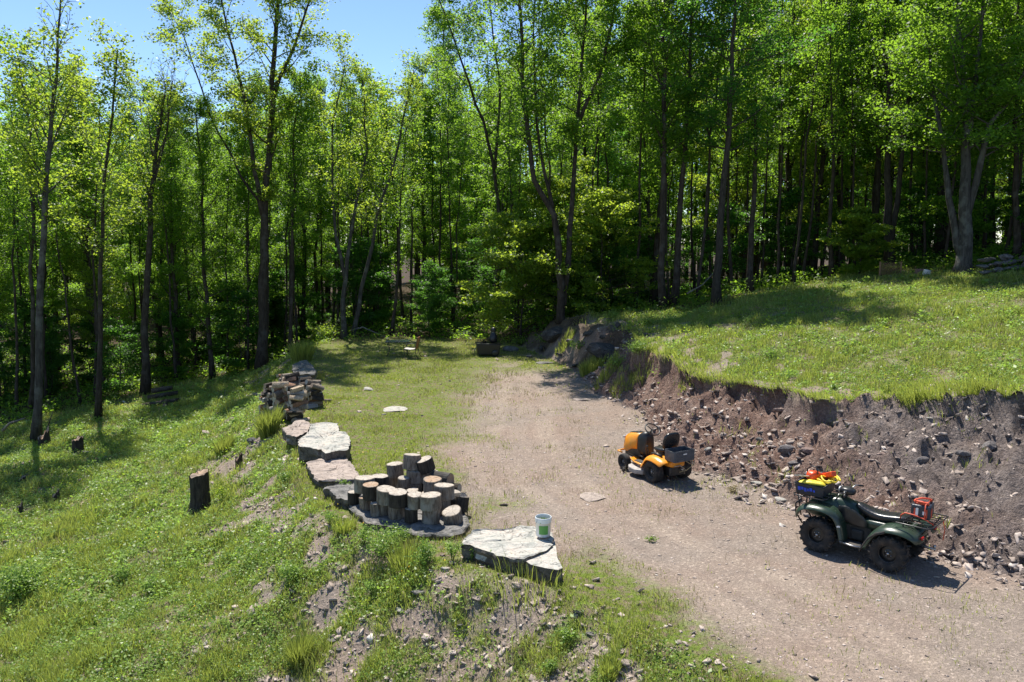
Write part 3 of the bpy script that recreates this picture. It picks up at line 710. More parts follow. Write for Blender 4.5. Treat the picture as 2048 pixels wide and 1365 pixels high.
# ---------------------------------------------------------------- grass, weeds, stones (uncountable)
rg = np.random.default_rng(99)
def scatter(n, y0=6.5, y1=44, power=1.6, wide=.74):
    u = rg.uniform(0, 1, n)
    # density per area ~ 1/y^power
    a = 2 - power
    y = (y0 ** a + u * (y1 ** a - y0 ** a)) ** (1 / a)
    x = rg.uniform(-1, 1, n) * (wide * y + 1.5)
    return x, y
PRINTS = []    # footprints kept clear of grass: (x, y, r)
def blades(n, hmin, hmax, wid, dens_fn, mat, name, label, cat, clump=0, power=1.6, hfn=None):
    x, y = scatter(n, power=power)
    d = dens_fn(x, y); keep = rg.uniform(0, 1, n) < d; x, y = x[keep], y[keep]
    if clump:
        rep = np.repeat(np.arange(len(x)), clump); r_ = np.abs(rg.normal(size=len(rep))) * .05; a_ = rg.uniform(0, 6.28, len(rep))
        x = x[rep] + r_ * np.cos(a_); y = y[rep] + r_ * np.sin(a_)
    for (a, b, r) in PRINTS:
        k = (x - a) ** 2 + (y - b) ** 2 > r * r; x, y = x[k], y[k]
    m = len(x); z = h(x, y) - .01
    hn = fbm(x, y, 1.3, 3, 70); ow = overhang(x, y); lipb = 1 + 1.1 * (ow > .02)
    hh = (hmin + (hmax - hmin) * rg.uniform(0, 1, m) ** 1.6) * (.30 + 2.6 * hn ** 2.2) * lipb * (hfn(x, y) if hfn else 1)
    w = wid * (y / 16.0) ** .75 * rg.uniform(.6, 1.3, m)
    az = rg.uniform(0, 6.28, m); ld = rg.uniform(.1, .75, m); a2 = rg.uniform(0, 6.28, m)
    dx, dy = np.cos(az) * ld * hh, np.sin(az) * ld * hh; wx, wy = np.cos(a2) * w * .5, np.sin(a2) * w * .5
    x = x - ow * .95; y = y - ow * .55; dx = dx - (ow > .02) * hh * .55; dy = dy - (ow > .02) * hh * .35
    b0 = np.stack([x - wx, y - wy, z], 1); b1 = np.stack([x + wx, y + wy, z], 1)
    m0 = np.stack([x - wx * .8 + dx * .35, y - wy * .8 + dy * .35, z + hh * .6], 1); m1 = np.stack([x + wx * .8 + dx * .35, y + wy * .8 + dy * .35, z + hh * .6], 1)
    tp = np.stack([x + dx, y + dy, z + hh], 1)
    V = np.stack([b0, b1, m1, m0, tp], 1).reshape(-1, 3); i5 = np.arange(m) * 5
    T = np.concatenate([np.stack([i5, i5 + 1, i5 + 2], 1), np.stack([i5, i5 + 2, i5 + 3], 1), np.stack([i5 + 3, i5 + 2, i5 + 4], 1)])
    va = np.clip(.25 + .55 * fbm(x, y, .9, 3, 71) + rg.normal(size=m) * .16, 0, 1)
    o = link(name, arr_mesh(name, V, T, {'v': np.repeat(va, 5)}), mat)
    return tag(o, label, cat, kind='stuff')
def wooded(x, y): return sstep(-2.5, 2.5, y - forest_edge(x, y))
# ================================================================ OBJECTS
def LB(d, parent=None): pass
rs = np.random.default_rng(3)

# --- stone slabs
def rough_slab(name, outline, ztop, thick, mat, label, cat='rock', group=None, layers=None, jag=.03, tilt=(0, 0), loc=None):
    """outline in world xy; irregular layered slab with broken edges"""
    P = [Vector(p[:2]).to_3d() for p in outline]; c = sum(P, Vector()) / len(P)
    ring = []
    for i in range(len(P)):                      # densify the outline
        a, b = P[i], P[(i + 1) % len(P)]; k = max(1, int((b - a).length / .075))
        for j in range(k): ring.append(a.lerp(b, j / k) + Vector((rs.normal() * jag * .5, rs.normal() * jag * .5, 0)))
    n = len(ring); bm = bmesh.new(); rows = []
    lv = [(0, 1.0), (-.18, 1.006), (-.4, .985), (-.62, 1.0), (-.85, .97), (-1, .94)]
    ph = rs.uniform(0, 6, 8)
    for li, (fz, sc) in enumerate(lv):
        row = []
        for i, p in enumerate(ring):
            q = (p - c) * (1 + (sc - 1) * 1.0 + ((float(vnoise(np.array([i * .16 + li * 7.3]), np.array([li * 3.1 + ph[5]]))[0]) - .55) * .11 if li else 0)); z = ztop + fz * thick
            if li == 0: z += -.012 + rs.normal() * .006
            else: q += Vector((math.sin(i * .5 + li * 2 + ph[li]) * .012, math.cos(i * .7 + li + ph[li]) * .012, 0))
            z += tilt[0] * q.x + tilt[1] * q.y
            row.append(bm.verts.new((q.x, q.y, z)))
        rows.append(row)
    for a, b in zip(rows[:-1], rows[1:]):
        for k in range(n): bm.faces.new((a[k], b[k], b[(k + 1) % n], a[(k + 1) % n]))
    bm.faces.new(rows[-1][::-1])
    # top: concentric rings with small relief
    prev = rows[0]; rr = [.97, .92, .85, .76, .66, .55, .43, .3, .15]
    for s in rr:
        row = []
        for i, p in enumerate(ring):
            q = (p - c) * s; zz_ = ztop + (float(vnoise(np.array([q.x * 3 + ph[0]]), np.array([q.y * 3 + ph[1]]))[0]) - .5) * .07 * min(1, (1 - s) * 5 + .2) + .0
            stepn = float(vnoise(np.array([q.x * 1.2 + ph[2]]), np.array([q.y * 2.6 + ph[3]]))[0]); zz_ += (-.028 if stepn > .6 else 0) + (-.022 if stepn < .38 else 0) + (float(vnoise(np.array([q.x * 9 + ph[4]]), np.array([q.y * 9 + ph[5]]))[0]) - .5) * .02
            zz_ += tilt[0] * q.x + tilt[1] * q.y
            row.append(bm.verts.new((q.x, q.y, zz_)))
        for k in range(n): bm.faces.new((prev[k], prev[(k + 1) % n], row[(k + 1) % n], row[k]))
        prev = row
    bm.faces.new(prev)
    if layers:
        for (pl, zt, th) in layers:
            a = [bm.verts.new((p[0] - c.x, p[1] - c.y, zt)) for p in pl]; b = [bm.verts.new((p[0] - c.x, p[1] - c.y, zt - th)) for p in pl]
            bm.faces.new(a); bm.faces.new(b[::-1])
            for k in range(len(a)): bm.faces.new((a[k], b[k], b[(k + 1) % len(a)], a[(k + 1) % len(a)]))
    bmesh.ops.recalc_face_normals(bm, faces=bm.faces)
    for v in bm.verts: v.co.z -= ztop - thick
    for f in bm.faces: f.material_index = 1 if f.normal.z < .45 else 0  # side and under faces take the dark stone with painted shade
    me = bpy.data.meshes.new(name); bm.to_mesh(me); bm.free()
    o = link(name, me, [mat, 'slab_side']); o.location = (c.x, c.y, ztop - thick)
    PRINTS.append((c.x, c.y, min((p - c).length for p in P) * .9))
    return tag(o, label, cat, group)
def c3(x, y, z): return onz(580 + x / 4.708, 820 + y / 4.708, z)
def c4(x, y, z): return onz(880 + x / 7.585, 1000 + y / 7.585, z)
def c5(x, y, z): return onz(500 + x / 6.827, 700 + y / 6.827, z)
GS = 'flat stones edging the drive'
z1 = .31
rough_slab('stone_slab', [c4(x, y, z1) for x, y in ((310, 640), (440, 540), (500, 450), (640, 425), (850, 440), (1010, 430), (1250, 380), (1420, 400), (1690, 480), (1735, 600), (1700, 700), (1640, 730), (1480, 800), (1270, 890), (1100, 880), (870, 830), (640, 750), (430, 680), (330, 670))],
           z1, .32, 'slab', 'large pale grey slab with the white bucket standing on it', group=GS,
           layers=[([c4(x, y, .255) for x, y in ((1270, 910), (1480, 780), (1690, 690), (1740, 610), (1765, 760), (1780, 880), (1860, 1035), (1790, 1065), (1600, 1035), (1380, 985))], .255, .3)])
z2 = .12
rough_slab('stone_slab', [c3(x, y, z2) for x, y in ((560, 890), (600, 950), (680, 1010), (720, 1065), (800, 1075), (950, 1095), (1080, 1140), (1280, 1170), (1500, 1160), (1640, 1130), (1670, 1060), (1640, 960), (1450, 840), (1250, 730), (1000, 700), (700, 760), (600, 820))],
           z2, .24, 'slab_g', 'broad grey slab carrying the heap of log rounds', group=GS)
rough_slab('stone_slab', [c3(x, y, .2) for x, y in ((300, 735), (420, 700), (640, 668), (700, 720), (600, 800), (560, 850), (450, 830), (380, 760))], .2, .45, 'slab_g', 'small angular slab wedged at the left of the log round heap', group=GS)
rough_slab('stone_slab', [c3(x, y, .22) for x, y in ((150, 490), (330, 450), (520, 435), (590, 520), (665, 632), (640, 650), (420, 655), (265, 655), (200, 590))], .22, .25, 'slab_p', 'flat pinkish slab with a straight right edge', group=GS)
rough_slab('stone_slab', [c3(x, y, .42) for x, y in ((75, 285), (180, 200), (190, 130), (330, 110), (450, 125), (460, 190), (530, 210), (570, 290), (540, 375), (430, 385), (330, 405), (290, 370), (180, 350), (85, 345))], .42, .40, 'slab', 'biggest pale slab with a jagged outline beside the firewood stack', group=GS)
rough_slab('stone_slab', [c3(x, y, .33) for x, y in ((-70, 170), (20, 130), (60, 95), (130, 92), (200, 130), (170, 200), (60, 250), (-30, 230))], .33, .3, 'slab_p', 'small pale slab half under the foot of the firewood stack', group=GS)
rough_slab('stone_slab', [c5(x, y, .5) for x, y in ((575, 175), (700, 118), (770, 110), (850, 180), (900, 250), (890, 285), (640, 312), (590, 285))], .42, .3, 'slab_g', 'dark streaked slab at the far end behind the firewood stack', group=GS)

# --- loose rocks (individually modelled)
def rock_mesh(seed, flat=.5, cuts=2):
    r_ = np.random.default_rng(seed); bm = bmesh.new(); bmesh.ops.create_icosphere(bm, subdivisions=2, radius=.5)
    pl = [(Vector(r_.normal(size=3)).normalized(), r_.uniform(.24, .42)) for _ in range(9)]
    for v in bm.verts:
        for nrm, dd in pl:
            e = v.co.dot(nrm)
            if e > dd: v.co -= nrm * (e - dd)
        v.co += Vector(r_.normal(size=3)) * .012; v.co.z *= flat
    me = bpy.data.meshes.new('rock'); bm.to_mesh(me); bm.free(); return me
ROCKS = [rock_mesh(i, f) for i, f in enumerate((.5, .35, .7, .6, .3, .8))]
RK = [ # px, py, width px, variant, material, label
 (1982, 897, 42, 2, 'rock_k', 'rounded dark stone high in the grey bank near the right edge'), (1929, 908, 34, 3, 'rock_k', 'stone sticking out of the grey bank left of the rounded one'),
 (1845, 924, 30, 5, 'rock_k', 'upright stone in the middle of the grey bank'), (1768, 908, 44, 1, 'rock_r', 'flat pinkish stone in the bank above the quad bike'),
 (1572, 904, 38, 5, 'rock_k', 'dark block at the bottom of the brown lump in the bank'), (1619, 900, 34, 3, 'rock_r', 'brown block right of the dark block in the bank'),
 (1563, 822, 40, 1, 'rock_r', 'ledge stone under the turf in the middle of the bank'), (1859, 840, 15, 0, 'slab', 'small pale stone near the top of the grey bank'),
 (1519, 880, 18, 5, 'slab_g', 'pointed pale stone standing in the brown bank'), (1417, 903, 18, 2, 'slab', 'pale stone behind the yellow mower at the foot of the bank'),
 (1452, 907, 30, 4, 'slab_p', 'long pale stone lying on the bank right of the mower'), (1590, 928, 38, 0, 'rock_k', 'dark stone below the brown lump in the bank'),
 (1470, 960, 26, 1, 'slab_p', 'flat pale stone at the bank foot right of the mower shadow'), (1486, 992, 22, 0, 'rock_r', 'small red stone on the drive edge before the moss clump'),
 (1512, 971, 26, 1, 'slab', 'pale flat stone above the small red one at the bank foot'), (1546, 972, 24, 0, 'slab_p', 'pink stone at the bank foot left of the quad bike'),
 (1559, 1004, 30, 4, 'slab', 'flat pale stone nearest the front of the quad bike'), (1795, 950, 22, 3, 'rock_r', 'lone stone in the bank above the quad bike seat'),
 (890, 1140, 22, 1, 'slab', 'pale leaning stone at the left foot of the bucket slab'), (836, 1192, 38, 1, 'slab_g', 'long grey stone on the scree below the log rounds'),
 (798, 1223, 22, 4, 'slab', 'pale stone below the long grey one on the scree'), (952, 1204, 24, 0, 'slab_p', 'pinkish stone standing in the scree below the bucket slab'),
 (920, 1253, 16, 1, 'slab_g', 'small square grey stone in the middle of the scree'), (1181, 1272, 26, 0, 'slab_g', 'grey leaning stone of the pair in the foreground'),
 (1218, 1282, 32, 1, 'slab_p', 'tan flat stone of the pair in the foreground'), (1244, 1308, 26, 4, 'slab_p', 'small tan stone between the pair and the largest foreground stone'),
 (1249, 1331, 40, 1, 'slab_p', 'largest flat foreground stone near the bottom edge'), (676, 1302, 16, 0, 'slab_g', 'round grey stone near the bottom left of the scree'),
 (1071, 1290, 18, 1, 'slab', 'small pale stone in the foreground grass below the bucket slab'), (668, 1281, 40, 4, 'slab_g', 'long thin stone lying in the grass at the lower left'),
 (1180, 997, 60, 4, 'slab_p', 'flush flat pinkish stone in the middle of the drive'), (785, 820, 56, 4, 'slab', 'pale flat stone in the grass left of the drive'), (735, 781, 24, 4, 'slab', 'little flat stone in the grass further back'),
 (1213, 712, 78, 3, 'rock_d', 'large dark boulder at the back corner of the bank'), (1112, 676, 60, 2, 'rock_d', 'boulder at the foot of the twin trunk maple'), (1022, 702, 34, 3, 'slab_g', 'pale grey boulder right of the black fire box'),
 (1085, 727, 40, 4, 'slab_g', 'low flat stone before the rocky back corner'), (1160, 800, 42, 4, 'slab_p', 'flush pale stone at the right of the drive'), (1625, 805, 20, 4, 'slab_p', 'thin stone on the turf at the bank top'),
 (505, 885, 24, 2, 'slab_g', 'upright grey stone left of the biggest slab'), (520, 795, 34, 1, 'slab_g', 'grey stone lying left of the firewood stack'), (412, 868, 26, 1, 'slab_p', 'pale stone on the left slope'),
 (270, 942, 20, 1, 'slab_g', 'small stone in the left slope grass')]
for i, (a, b, w, k, mt, lb) in enumerate(RK):
    g = ground(a, b); s = w / F * g.y * 1.1
    me = ROCKS[k].copy(); o = link('boulder' if w > 55 and k in (2, 3) else 'rock', me, mt); flush = mt.startswith('slab') and k == 4 and w > 35
    o.scale = (s, s * (.62 if a not in (1180, 785) else 1.0), s * (.8 if not flush else .22)); o.rotation_euler = (rs.uniform(-.2, .2) * (0 if flush else 1), rs.uniform(-.2, .2) * (0 if flush else 1), rs.uniform(-.5, .5))
    o.location = g + Vector((0, 0, .02 * s if flush else -.06 * s if (a > 1400 and b < 960) else .10 * s)); tag(o, lb, 'rock', 'loose stones of the bank and drive')
    if w > 20: PRINTS.append((g.x, g.y, s * .4))

# --- bucket
def bucket():
    p = onz(1086.5, 1071, z1 + .015); r = empty('bucket', p, .5, 'white plastic bucket with a green label standing on the pale slab', 'bucket'); r.scale = (.94,) * 3
    m = MB(); seg = 32
    m.lathe([(0.002, .004), (.125, .004), (.131, 0), (.133, .012), (.146, .275), (.153, .275), (.155, .283), (.152, .29), (.152, .305), (.156, .312), (.157, .352), (.153, .366), (.149, .37), (.145, .366), (.143, .352), (.128, .02), (.004, .016)], seg, closed=False)
    m.build('shell', M['bucket'], r)
    m = MB(); rows = []
    for i in range(10):
        a = R(205 + i * 8); row = []
        for z in (.06, .14, .23): rr_ = .1335 + (.0126) * (z / .26) + .0035; row.append((rr_ * math.cos(a), rr_ * math.sin(a), z))
        rows.append(row)
    m.sheet(rows).build('label', M['green_label'], r, norm=False)
    m = MB(); m.tube([(.158 * math.cos(t), .158 * math.sin(t) , .325 - .16 * max(0, math.sin(t - .2)) ** .7 if 0 < t - .2 < math.pi else .325) for t in np.linspace(.2, .2 + math.pi, 20)], .0025, 6)
    m.build('handle', M['wire'], r)
    m = MB(); m.lathe([(.0, .27), (.135, .268)], seg, closed=False)
    bmesh.ops.remove_doubles(m.bm, verts=m.bm.verts, dist=.001); s_ = m.build('soil', M['soil'], r, norm=False)
    c = rs.normal(size=(160, 3)) * [.05, .05, .02] + [0, 0, .29]; v, f = leaf_arrays(c, rand_normals(160, .2, rs), rs.uniform(.015, .035, 160), rs)
    link('seedlings', arr_mesh('seedlings', v, f, {'v': np.repeat(rs.uniform(0, 1, 160), 4)}), 'weed', r)
M['bucket'] = paint('white_plastic', (.72, .74, .74), .4, var=.06, scale=6, bmp=.0005, dirt=(.5, .46, .4))
M['green_label'] = paint('green_label', (.11, .33, .07), .5, var=.08, scale=4, bmp=.0003)
M['wire'] = paint('wire', (.3, .3, .3), .35, .9)
M['soil'] = paint('potting_soil', (.09, .06, .04), .95, var=.5, scale=60, bmp=.01)
bucket()

# --- cut log rounds
def log_round(seed, r, hgt, mats, dk=False):
    r_ = np.random.default_rng(seed); n = 26; prof = r * (1 + .07 * np.cos(np.arange(n) * 2 * np.pi / n * 2 + r_.uniform(0, 6)) + .03 * np.cos(np.arange(n) * 2 * np.pi / n * 3 + r_.uniform(0, 6)) + r_.normal(size=n) * .012)
    bk = MB(); rows = []
    for z, s in ((0, .97), (.12, 1.0), (.5, .985), (.88, 1.0), (1, .985)):
        rows.append([(prof[k] * s * math.cos(2 * math.pi * k / n), prof[k] * s * math.sin(2 * math.pi * k / n), z * hgt) for k in range(n)])
    bk.loft(rows, cap=False, smooth=False)
    ins = [[(p[0] * .93, p[1] * .93, p[2]) for p in rows[-1]], ]
    bk.loft([rows[-1], ins[0]], cap=False, smooth=False); ib = [(p[0] * .93, p[1] * .93, p[2]) for p in rows[0]]; bk.loft([ib, rows[0]], cap=False)
    bmesh.ops.remove_doubles(bk.bm, verts=bk.bm.verts, dist=1e-5)
    ct = MB()
    A = [ct.bm.verts.new((p[0] * .925, p[1] * .925, hgt + .004 + r_.normal() * .002)) for p in rows[-1]]; B = [ct.bm.verts.new((p[0] * .925, p[1] * .925, -.003)) for p in rows[0]]
    A2 = [ct.bm.verts.new((v.co.x * .5, v.co.y * .5, hgt + .006 + r_.normal() * .002)) for v in A]
    for k in range(n): ct.bm.faces.new((A[k], A[(k + 1) % n], A2[(k + 1) % n], A2[k])); ct.bm.faces.new((A[k], B[k], B[(k + 1) % n], A[(k + 1) % n]))
    ct.bm.faces.new(A2); ct.bm.faces.new(B[::-1])
    return bk, ct
GL = 'sawn log rounds heaped on the slab'
def put_round(px, D, zb, wpx, hm, label, tilt=(0, 0), mats=('bark_log', 'cut'), seed=0, lie=False):
    q = at(px, 900, D); root = empty('log_round', (q.x, q.y, zb), rs.uniform(0, 6.28) if not lie else 0, label, 'log', GL)
    rr_ = wpx / F * D / 2
    root.rotation_euler = (tilt[0] + rs.normal() * .035, tilt[1] + rs.normal() * .035, root.rotation_euler.z) if not lie else tilt
    bk, ct = log_round(seed, rr_, hm, mats)
    bk.build('bark', mats[0], root); ct.build('cut_wood', mats[1], root)
    if not lie: PRINTS.append((q.x, q.y, rr_))
T = .285
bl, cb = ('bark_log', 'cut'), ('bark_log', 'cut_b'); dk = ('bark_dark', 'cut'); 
LR = [ # px, D, z bottom, width px, height, label, tilt, mats
 (861, 14.72, .12, 41, .28, 'bottom round of the front right column', (0, 0), bl), (862, 14.74, .41, 42, .27, 'pale topped round on top of the front right column', (0, 0), bl),
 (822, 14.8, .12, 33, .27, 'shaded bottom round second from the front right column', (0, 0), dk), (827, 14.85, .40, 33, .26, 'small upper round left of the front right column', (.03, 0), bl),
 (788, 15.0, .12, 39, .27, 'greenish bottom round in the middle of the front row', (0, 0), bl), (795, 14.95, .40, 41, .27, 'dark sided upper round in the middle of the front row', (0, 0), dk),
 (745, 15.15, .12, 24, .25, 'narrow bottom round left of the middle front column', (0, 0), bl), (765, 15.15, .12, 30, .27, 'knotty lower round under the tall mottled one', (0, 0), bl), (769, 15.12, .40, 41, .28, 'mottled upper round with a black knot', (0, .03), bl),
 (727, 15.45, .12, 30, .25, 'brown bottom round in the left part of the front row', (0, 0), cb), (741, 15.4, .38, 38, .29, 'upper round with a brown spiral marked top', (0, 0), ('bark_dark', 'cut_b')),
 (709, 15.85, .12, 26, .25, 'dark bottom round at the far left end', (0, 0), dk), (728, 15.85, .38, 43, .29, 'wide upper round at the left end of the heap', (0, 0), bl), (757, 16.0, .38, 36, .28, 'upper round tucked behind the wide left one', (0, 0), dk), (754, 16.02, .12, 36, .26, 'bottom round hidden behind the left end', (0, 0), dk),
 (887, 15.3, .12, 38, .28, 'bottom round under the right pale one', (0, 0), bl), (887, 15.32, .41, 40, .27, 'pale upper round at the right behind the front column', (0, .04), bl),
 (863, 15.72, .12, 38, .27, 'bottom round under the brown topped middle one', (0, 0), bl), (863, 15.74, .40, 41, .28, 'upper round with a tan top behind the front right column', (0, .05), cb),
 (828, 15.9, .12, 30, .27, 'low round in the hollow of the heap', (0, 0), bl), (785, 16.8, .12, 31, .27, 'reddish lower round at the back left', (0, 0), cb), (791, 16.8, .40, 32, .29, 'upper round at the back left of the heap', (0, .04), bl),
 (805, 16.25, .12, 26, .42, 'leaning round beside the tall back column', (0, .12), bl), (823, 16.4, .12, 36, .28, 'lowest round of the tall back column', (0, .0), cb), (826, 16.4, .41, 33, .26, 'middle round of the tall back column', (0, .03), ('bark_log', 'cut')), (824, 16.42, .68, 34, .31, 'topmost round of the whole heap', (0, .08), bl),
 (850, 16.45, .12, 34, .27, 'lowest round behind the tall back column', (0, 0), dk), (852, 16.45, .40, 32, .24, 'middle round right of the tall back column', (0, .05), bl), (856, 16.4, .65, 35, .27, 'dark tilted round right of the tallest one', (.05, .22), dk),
 (911, 14.85, .10, 44, .24, 'tilted round at the right end with a half shaded top', (.1, .32), bl), (916, 15.35, .10, 30, .30, 'dark weathered round behind the tilted one', (.05, .25), dk), (909, 15.9, .12, 28, .24, 'small dark round at the right rear', (0, .2), dk)]
for i, (a, D, zb, w, hm, lb, tl, mt) in enumerate(LR):
    low = zb < .2; put_round(a + (rs.uniform(-5, 5) if low else rs.uniform(-2, 2)), D + (rs.uniform(-.05, .05) if low else -.03), zb, w * (rs.uniform(.84, .96) if low else rs.uniform(.98, 1.06)), hm - .004, lb, tl, mt, i)
put_round(905, 15.6, .26, 27, .32, 'grey round lying askew at the right flank of the heap', (R(74), 0, R(48)), ('bark_g', 'cut'), 73, True)
put_round(868, 16.3, .52, 30, .40, 'round lying on its side with lichened bark and brown end', (R(90), 0, R(62)), ('bark_g', 'cut_b'), 71, True)
put_round(888, 16.2, .33, 24, .34, 'small dark round lying on its side at the right rear', (R(90), 0, R(70)), dk, 72, True)

# --- firewood stack
def split_log(seed):
    r_ = np.random.default_rng(seed); kind = (0, 3, 0, 3, 2, 0, 3, 1)[seed % 8]; L = .46; n = 9
    if kind == 0: poly = [(math.cos(t) * .06, math.sin(t) * .06) for t in np.linspace(0, 2 * math.pi, 13)[:-1]]
    elif kind == 1: poly = [(-.075, -.03), (.075, -.035), (.05, .03), (.01, .055), (-.04, .04)]
    elif kind == 2: poly = [(-.065, -.05), (.07, -.03), (.06, .045), (-.02, .06)]
    else: poly = [(0, -.06)] + [(math.cos(t) * .075, math.sin(t) * .06 + .0) for t in np.linspace(.1, math.pi - .1, 7)]
    poly = [(a * r_.uniform(.88, 1.12), b * r_.uniform(.88, 1.12)) for a, b in poly]
    m = MB(); secs = []
    for x in (-.5, -.2, .15, .5):
        k = 1 + r_.normal() * .04; secs.append([(x * L, a * k + r_.normal() * .002, b * k + r_.normal() * .002) for a, b in poly])
    m.loft(secs, smooth=False); ends = []
    for x, sg in ((-.5 * L - .003, 1), (.5 * L + .003, -1)):
        e = MB(); ring = [e.bm.verts.new((x, a * .97, b * .97)) for a, b in poly]; e.bm.faces.new(ring if sg < 0 else ring[::-1])
        ring2 = [e.bm.verts.new((x + sg * .002, a * .97, b * .97)) for a, b in poly]
        for k in range(len(poly)): e.bm.faces.new((ring[k], ring2[k], ring2[(k + 1) % len(poly)], ring[(k + 1) % len(poly)]))
        me = bpy.data.meshes.new('end'); e.bm.to_mesh(me); e.bm.free(); ends.append(me)
    bm1 = bpy.data.meshes.new('log'); bmesh.ops.recalc_face_normals(m.bm, faces=m.bm.faces); m.bm.to_mesh(bm1); m.bm.free()
    return bm1, ends
SP = [split_log(i) for i in range(12)]
SPM = []
for i in range(12):
    a = SP[i][0].copy(); a.materials.append(M[('split_g', 'bark_log', 'split_r', 'bark_dark', 'split', 'bark_log', 'bark')[i % 7]]); b = SP[i][1]
    for me in b: me.materials.append(M[('cut', 'cut_b')[i % 2]])
    SPM.append((a, b))
def firewood(o0, along, n, rows, top_fn, ax, label, seed, step=.155, rh=.125):
    r_ = np.random.default_rng(seed); along = Vector((*along, 0)).normalized(); ax = Vector((*ax, 0)).normalized(); rz = math.atan2(ax.y, ax.x)
    for j in range(rows):
        for i in range(n):
            if j * rh > top_fn(i / max(1, n - 1)): continue
            p = Vector(o0) + along * step * (i + (.5 if j % 2 else 0) + r_.normal() * .15) + Vector((0, 0, rh * (j + .55) + r_.normal() * .02)) + ax * r_.normal() * .06
            k = r_.integers(0, 12); o = bpy.data.objects.new('firewood_log', SPM[k][0]); COL.objects.link(o)
            o.location = p; o.rotation_euler = (r_.uniform(0, 6.28), r_.normal() * .13, rz + r_.normal() * .3 + (math.pi if r_.uniform() < .5 else 0)); s = r_.uniform(1.0, 1.55); o.scale = (r_.uniform(.85, 1.08), s, s)
            tag(o, label, 'log', 'split firewood stacked on the ledge')
            for me in SPM[k][1]: e = bpy.data.objects.new('cut_end', me); COL.objects.link(e); e.parent = o
for k, (a, D, zb, nn, rw, tp, lb) in enumerate(((596, 23.5, -.02, 7, 9, 1.0, 'split log in the nearer right block of the firewood stack'), (561, 23.9, -.22, 8, 11, 1.2, 'split log in the nearer left block of the firewood stack'),
        (632, 25.5, -.02, 7, 8, .82, 'split log in the farther right block of the firewood stack'), (588, 26.0, -.1, 7, 9, .95, 'split log in the farther left block of the firewood stack'))):
    q = at(a, 800, D); firewood((q.x, q.y, zb), (-.55, .83), nn, rw, lambda t, tp=tp: tp * (1 - .10 * t + .13 * math.sin(t * 9 + k * 2)), (.82, .57), lb, 4 + k)
for (a, b, s) in ((592, 852, 3), (578, 846, 2), (650, 805, 5)):
    g = ground(a, b); o = bpy.data.objects.new('firewood_log', SPM[s][0]); COL.objects.link(o); o.location = g + Vector((0, 0, .06 if a > 600 else .38)); o.rotation_euler = (.4, .05, rs.uniform(0, 3))
    tag(o, {592: 'split log lying on the small slab before the stack', 578: 'grey split log fallen at the left foot of the stack', 650: 'short split log fallen on the grass right of the stack'}[a], 'log')
    for me in SPM[s][1]: e = bpy.data.objects.new('cut_end', me); COL.objects.link(e); e.parent = o

# --- stumps
def stump(px, py, w, hpx, label, mat='bark_dark', jag=.1, lean=0, roots=4, top='cut_b', seed=0):
    g = ground(px, py); r_ = np.random.default_rng(seed + 100); rr_ = w / F * g.y / 2; hh = hpx / F * g.y; n = 22
    root = empty('tree_stump', (g.x, g.y, g.z - .08), 0, label, 'stump')
    fl = [r_.uniform(0, 6.28) for _ in range(roots)]
    def rad(a, t): return rr_ * (1 + .05 * math.sin(a * 3) + r_.normal() * .025) * (1 + (.22 + .5 * max(0, max(math.cos(a - f) ** 5 for f in fl))) * math.exp(-t * 7))
    m = MB(); secs = []
    tops = [hh * (1 + jag * (math.sin(k / n * 6.28 + 1) * .8 + r_.normal() * .35)) for k in range(n)]
    for t in (0, .06, .15, .35, .6, .85, 1):
        secs.append([(rad(2 * math.pi * k / n, t) * math.cos(2 * math.pi * k / n) + lean * t * hh, rad(2 * math.pi * k / n, t) * math.sin(2 * math.pi * k / n), t * tops[k] + (.0)) for k in range(n)])
    m.loft(secs, cap=False, smooth=False)
    m.build('bark', mat, root)
    c = MB(); ring = [c.bm.verts.new((p[0] * .96 + lean * hh * .04, p[1] * .96, p[2] - .012)) for p in secs[-1]]; mid = c.bm.verts.new((lean * hh, 0, hh * .96))
    for k in range(n): c.bm.faces.new((ring[k], ring[(k + 1) % n], mid))
    c.build('cut_wood', top, root)
    PRINTS.append((g.x, g.y, rr_)); return root
stump(401, 1020, 38, 84, 'tall dark tree stump with a slanted top on the left slope', jag=.06, seed=1)
stump(155, 908, 22, 36, 'brown stump with a low cut top at the foot of the woods', 'bark', jag=.12, roots=3, seed=2, lean=.05)
stump(478, 934, 15, 28, 'small pointed dark stump below the slab edge', jag=.35, seed=3)
stump(88, 892, 22, 26, 'ragged dark root stump left of the brown stump', jag=.5, seed=4)
stump(40, 1024, 12, 18, 'little black snag near the left edge', jag=.5, seed=5)
stump(112, 1000, 14, 20, 'little grey brown snag in the slope grass', 'bark', jag=.45, seed=6)
stump(44, 962, 14, 11, 'low dark snag near the left edge higher up', jag=.4, seed=7)
stump(1296, 610, 16, 50, 'pale broken snag at the woods edge behind the bank', 'split', jag=.3, seed=8, top='split')

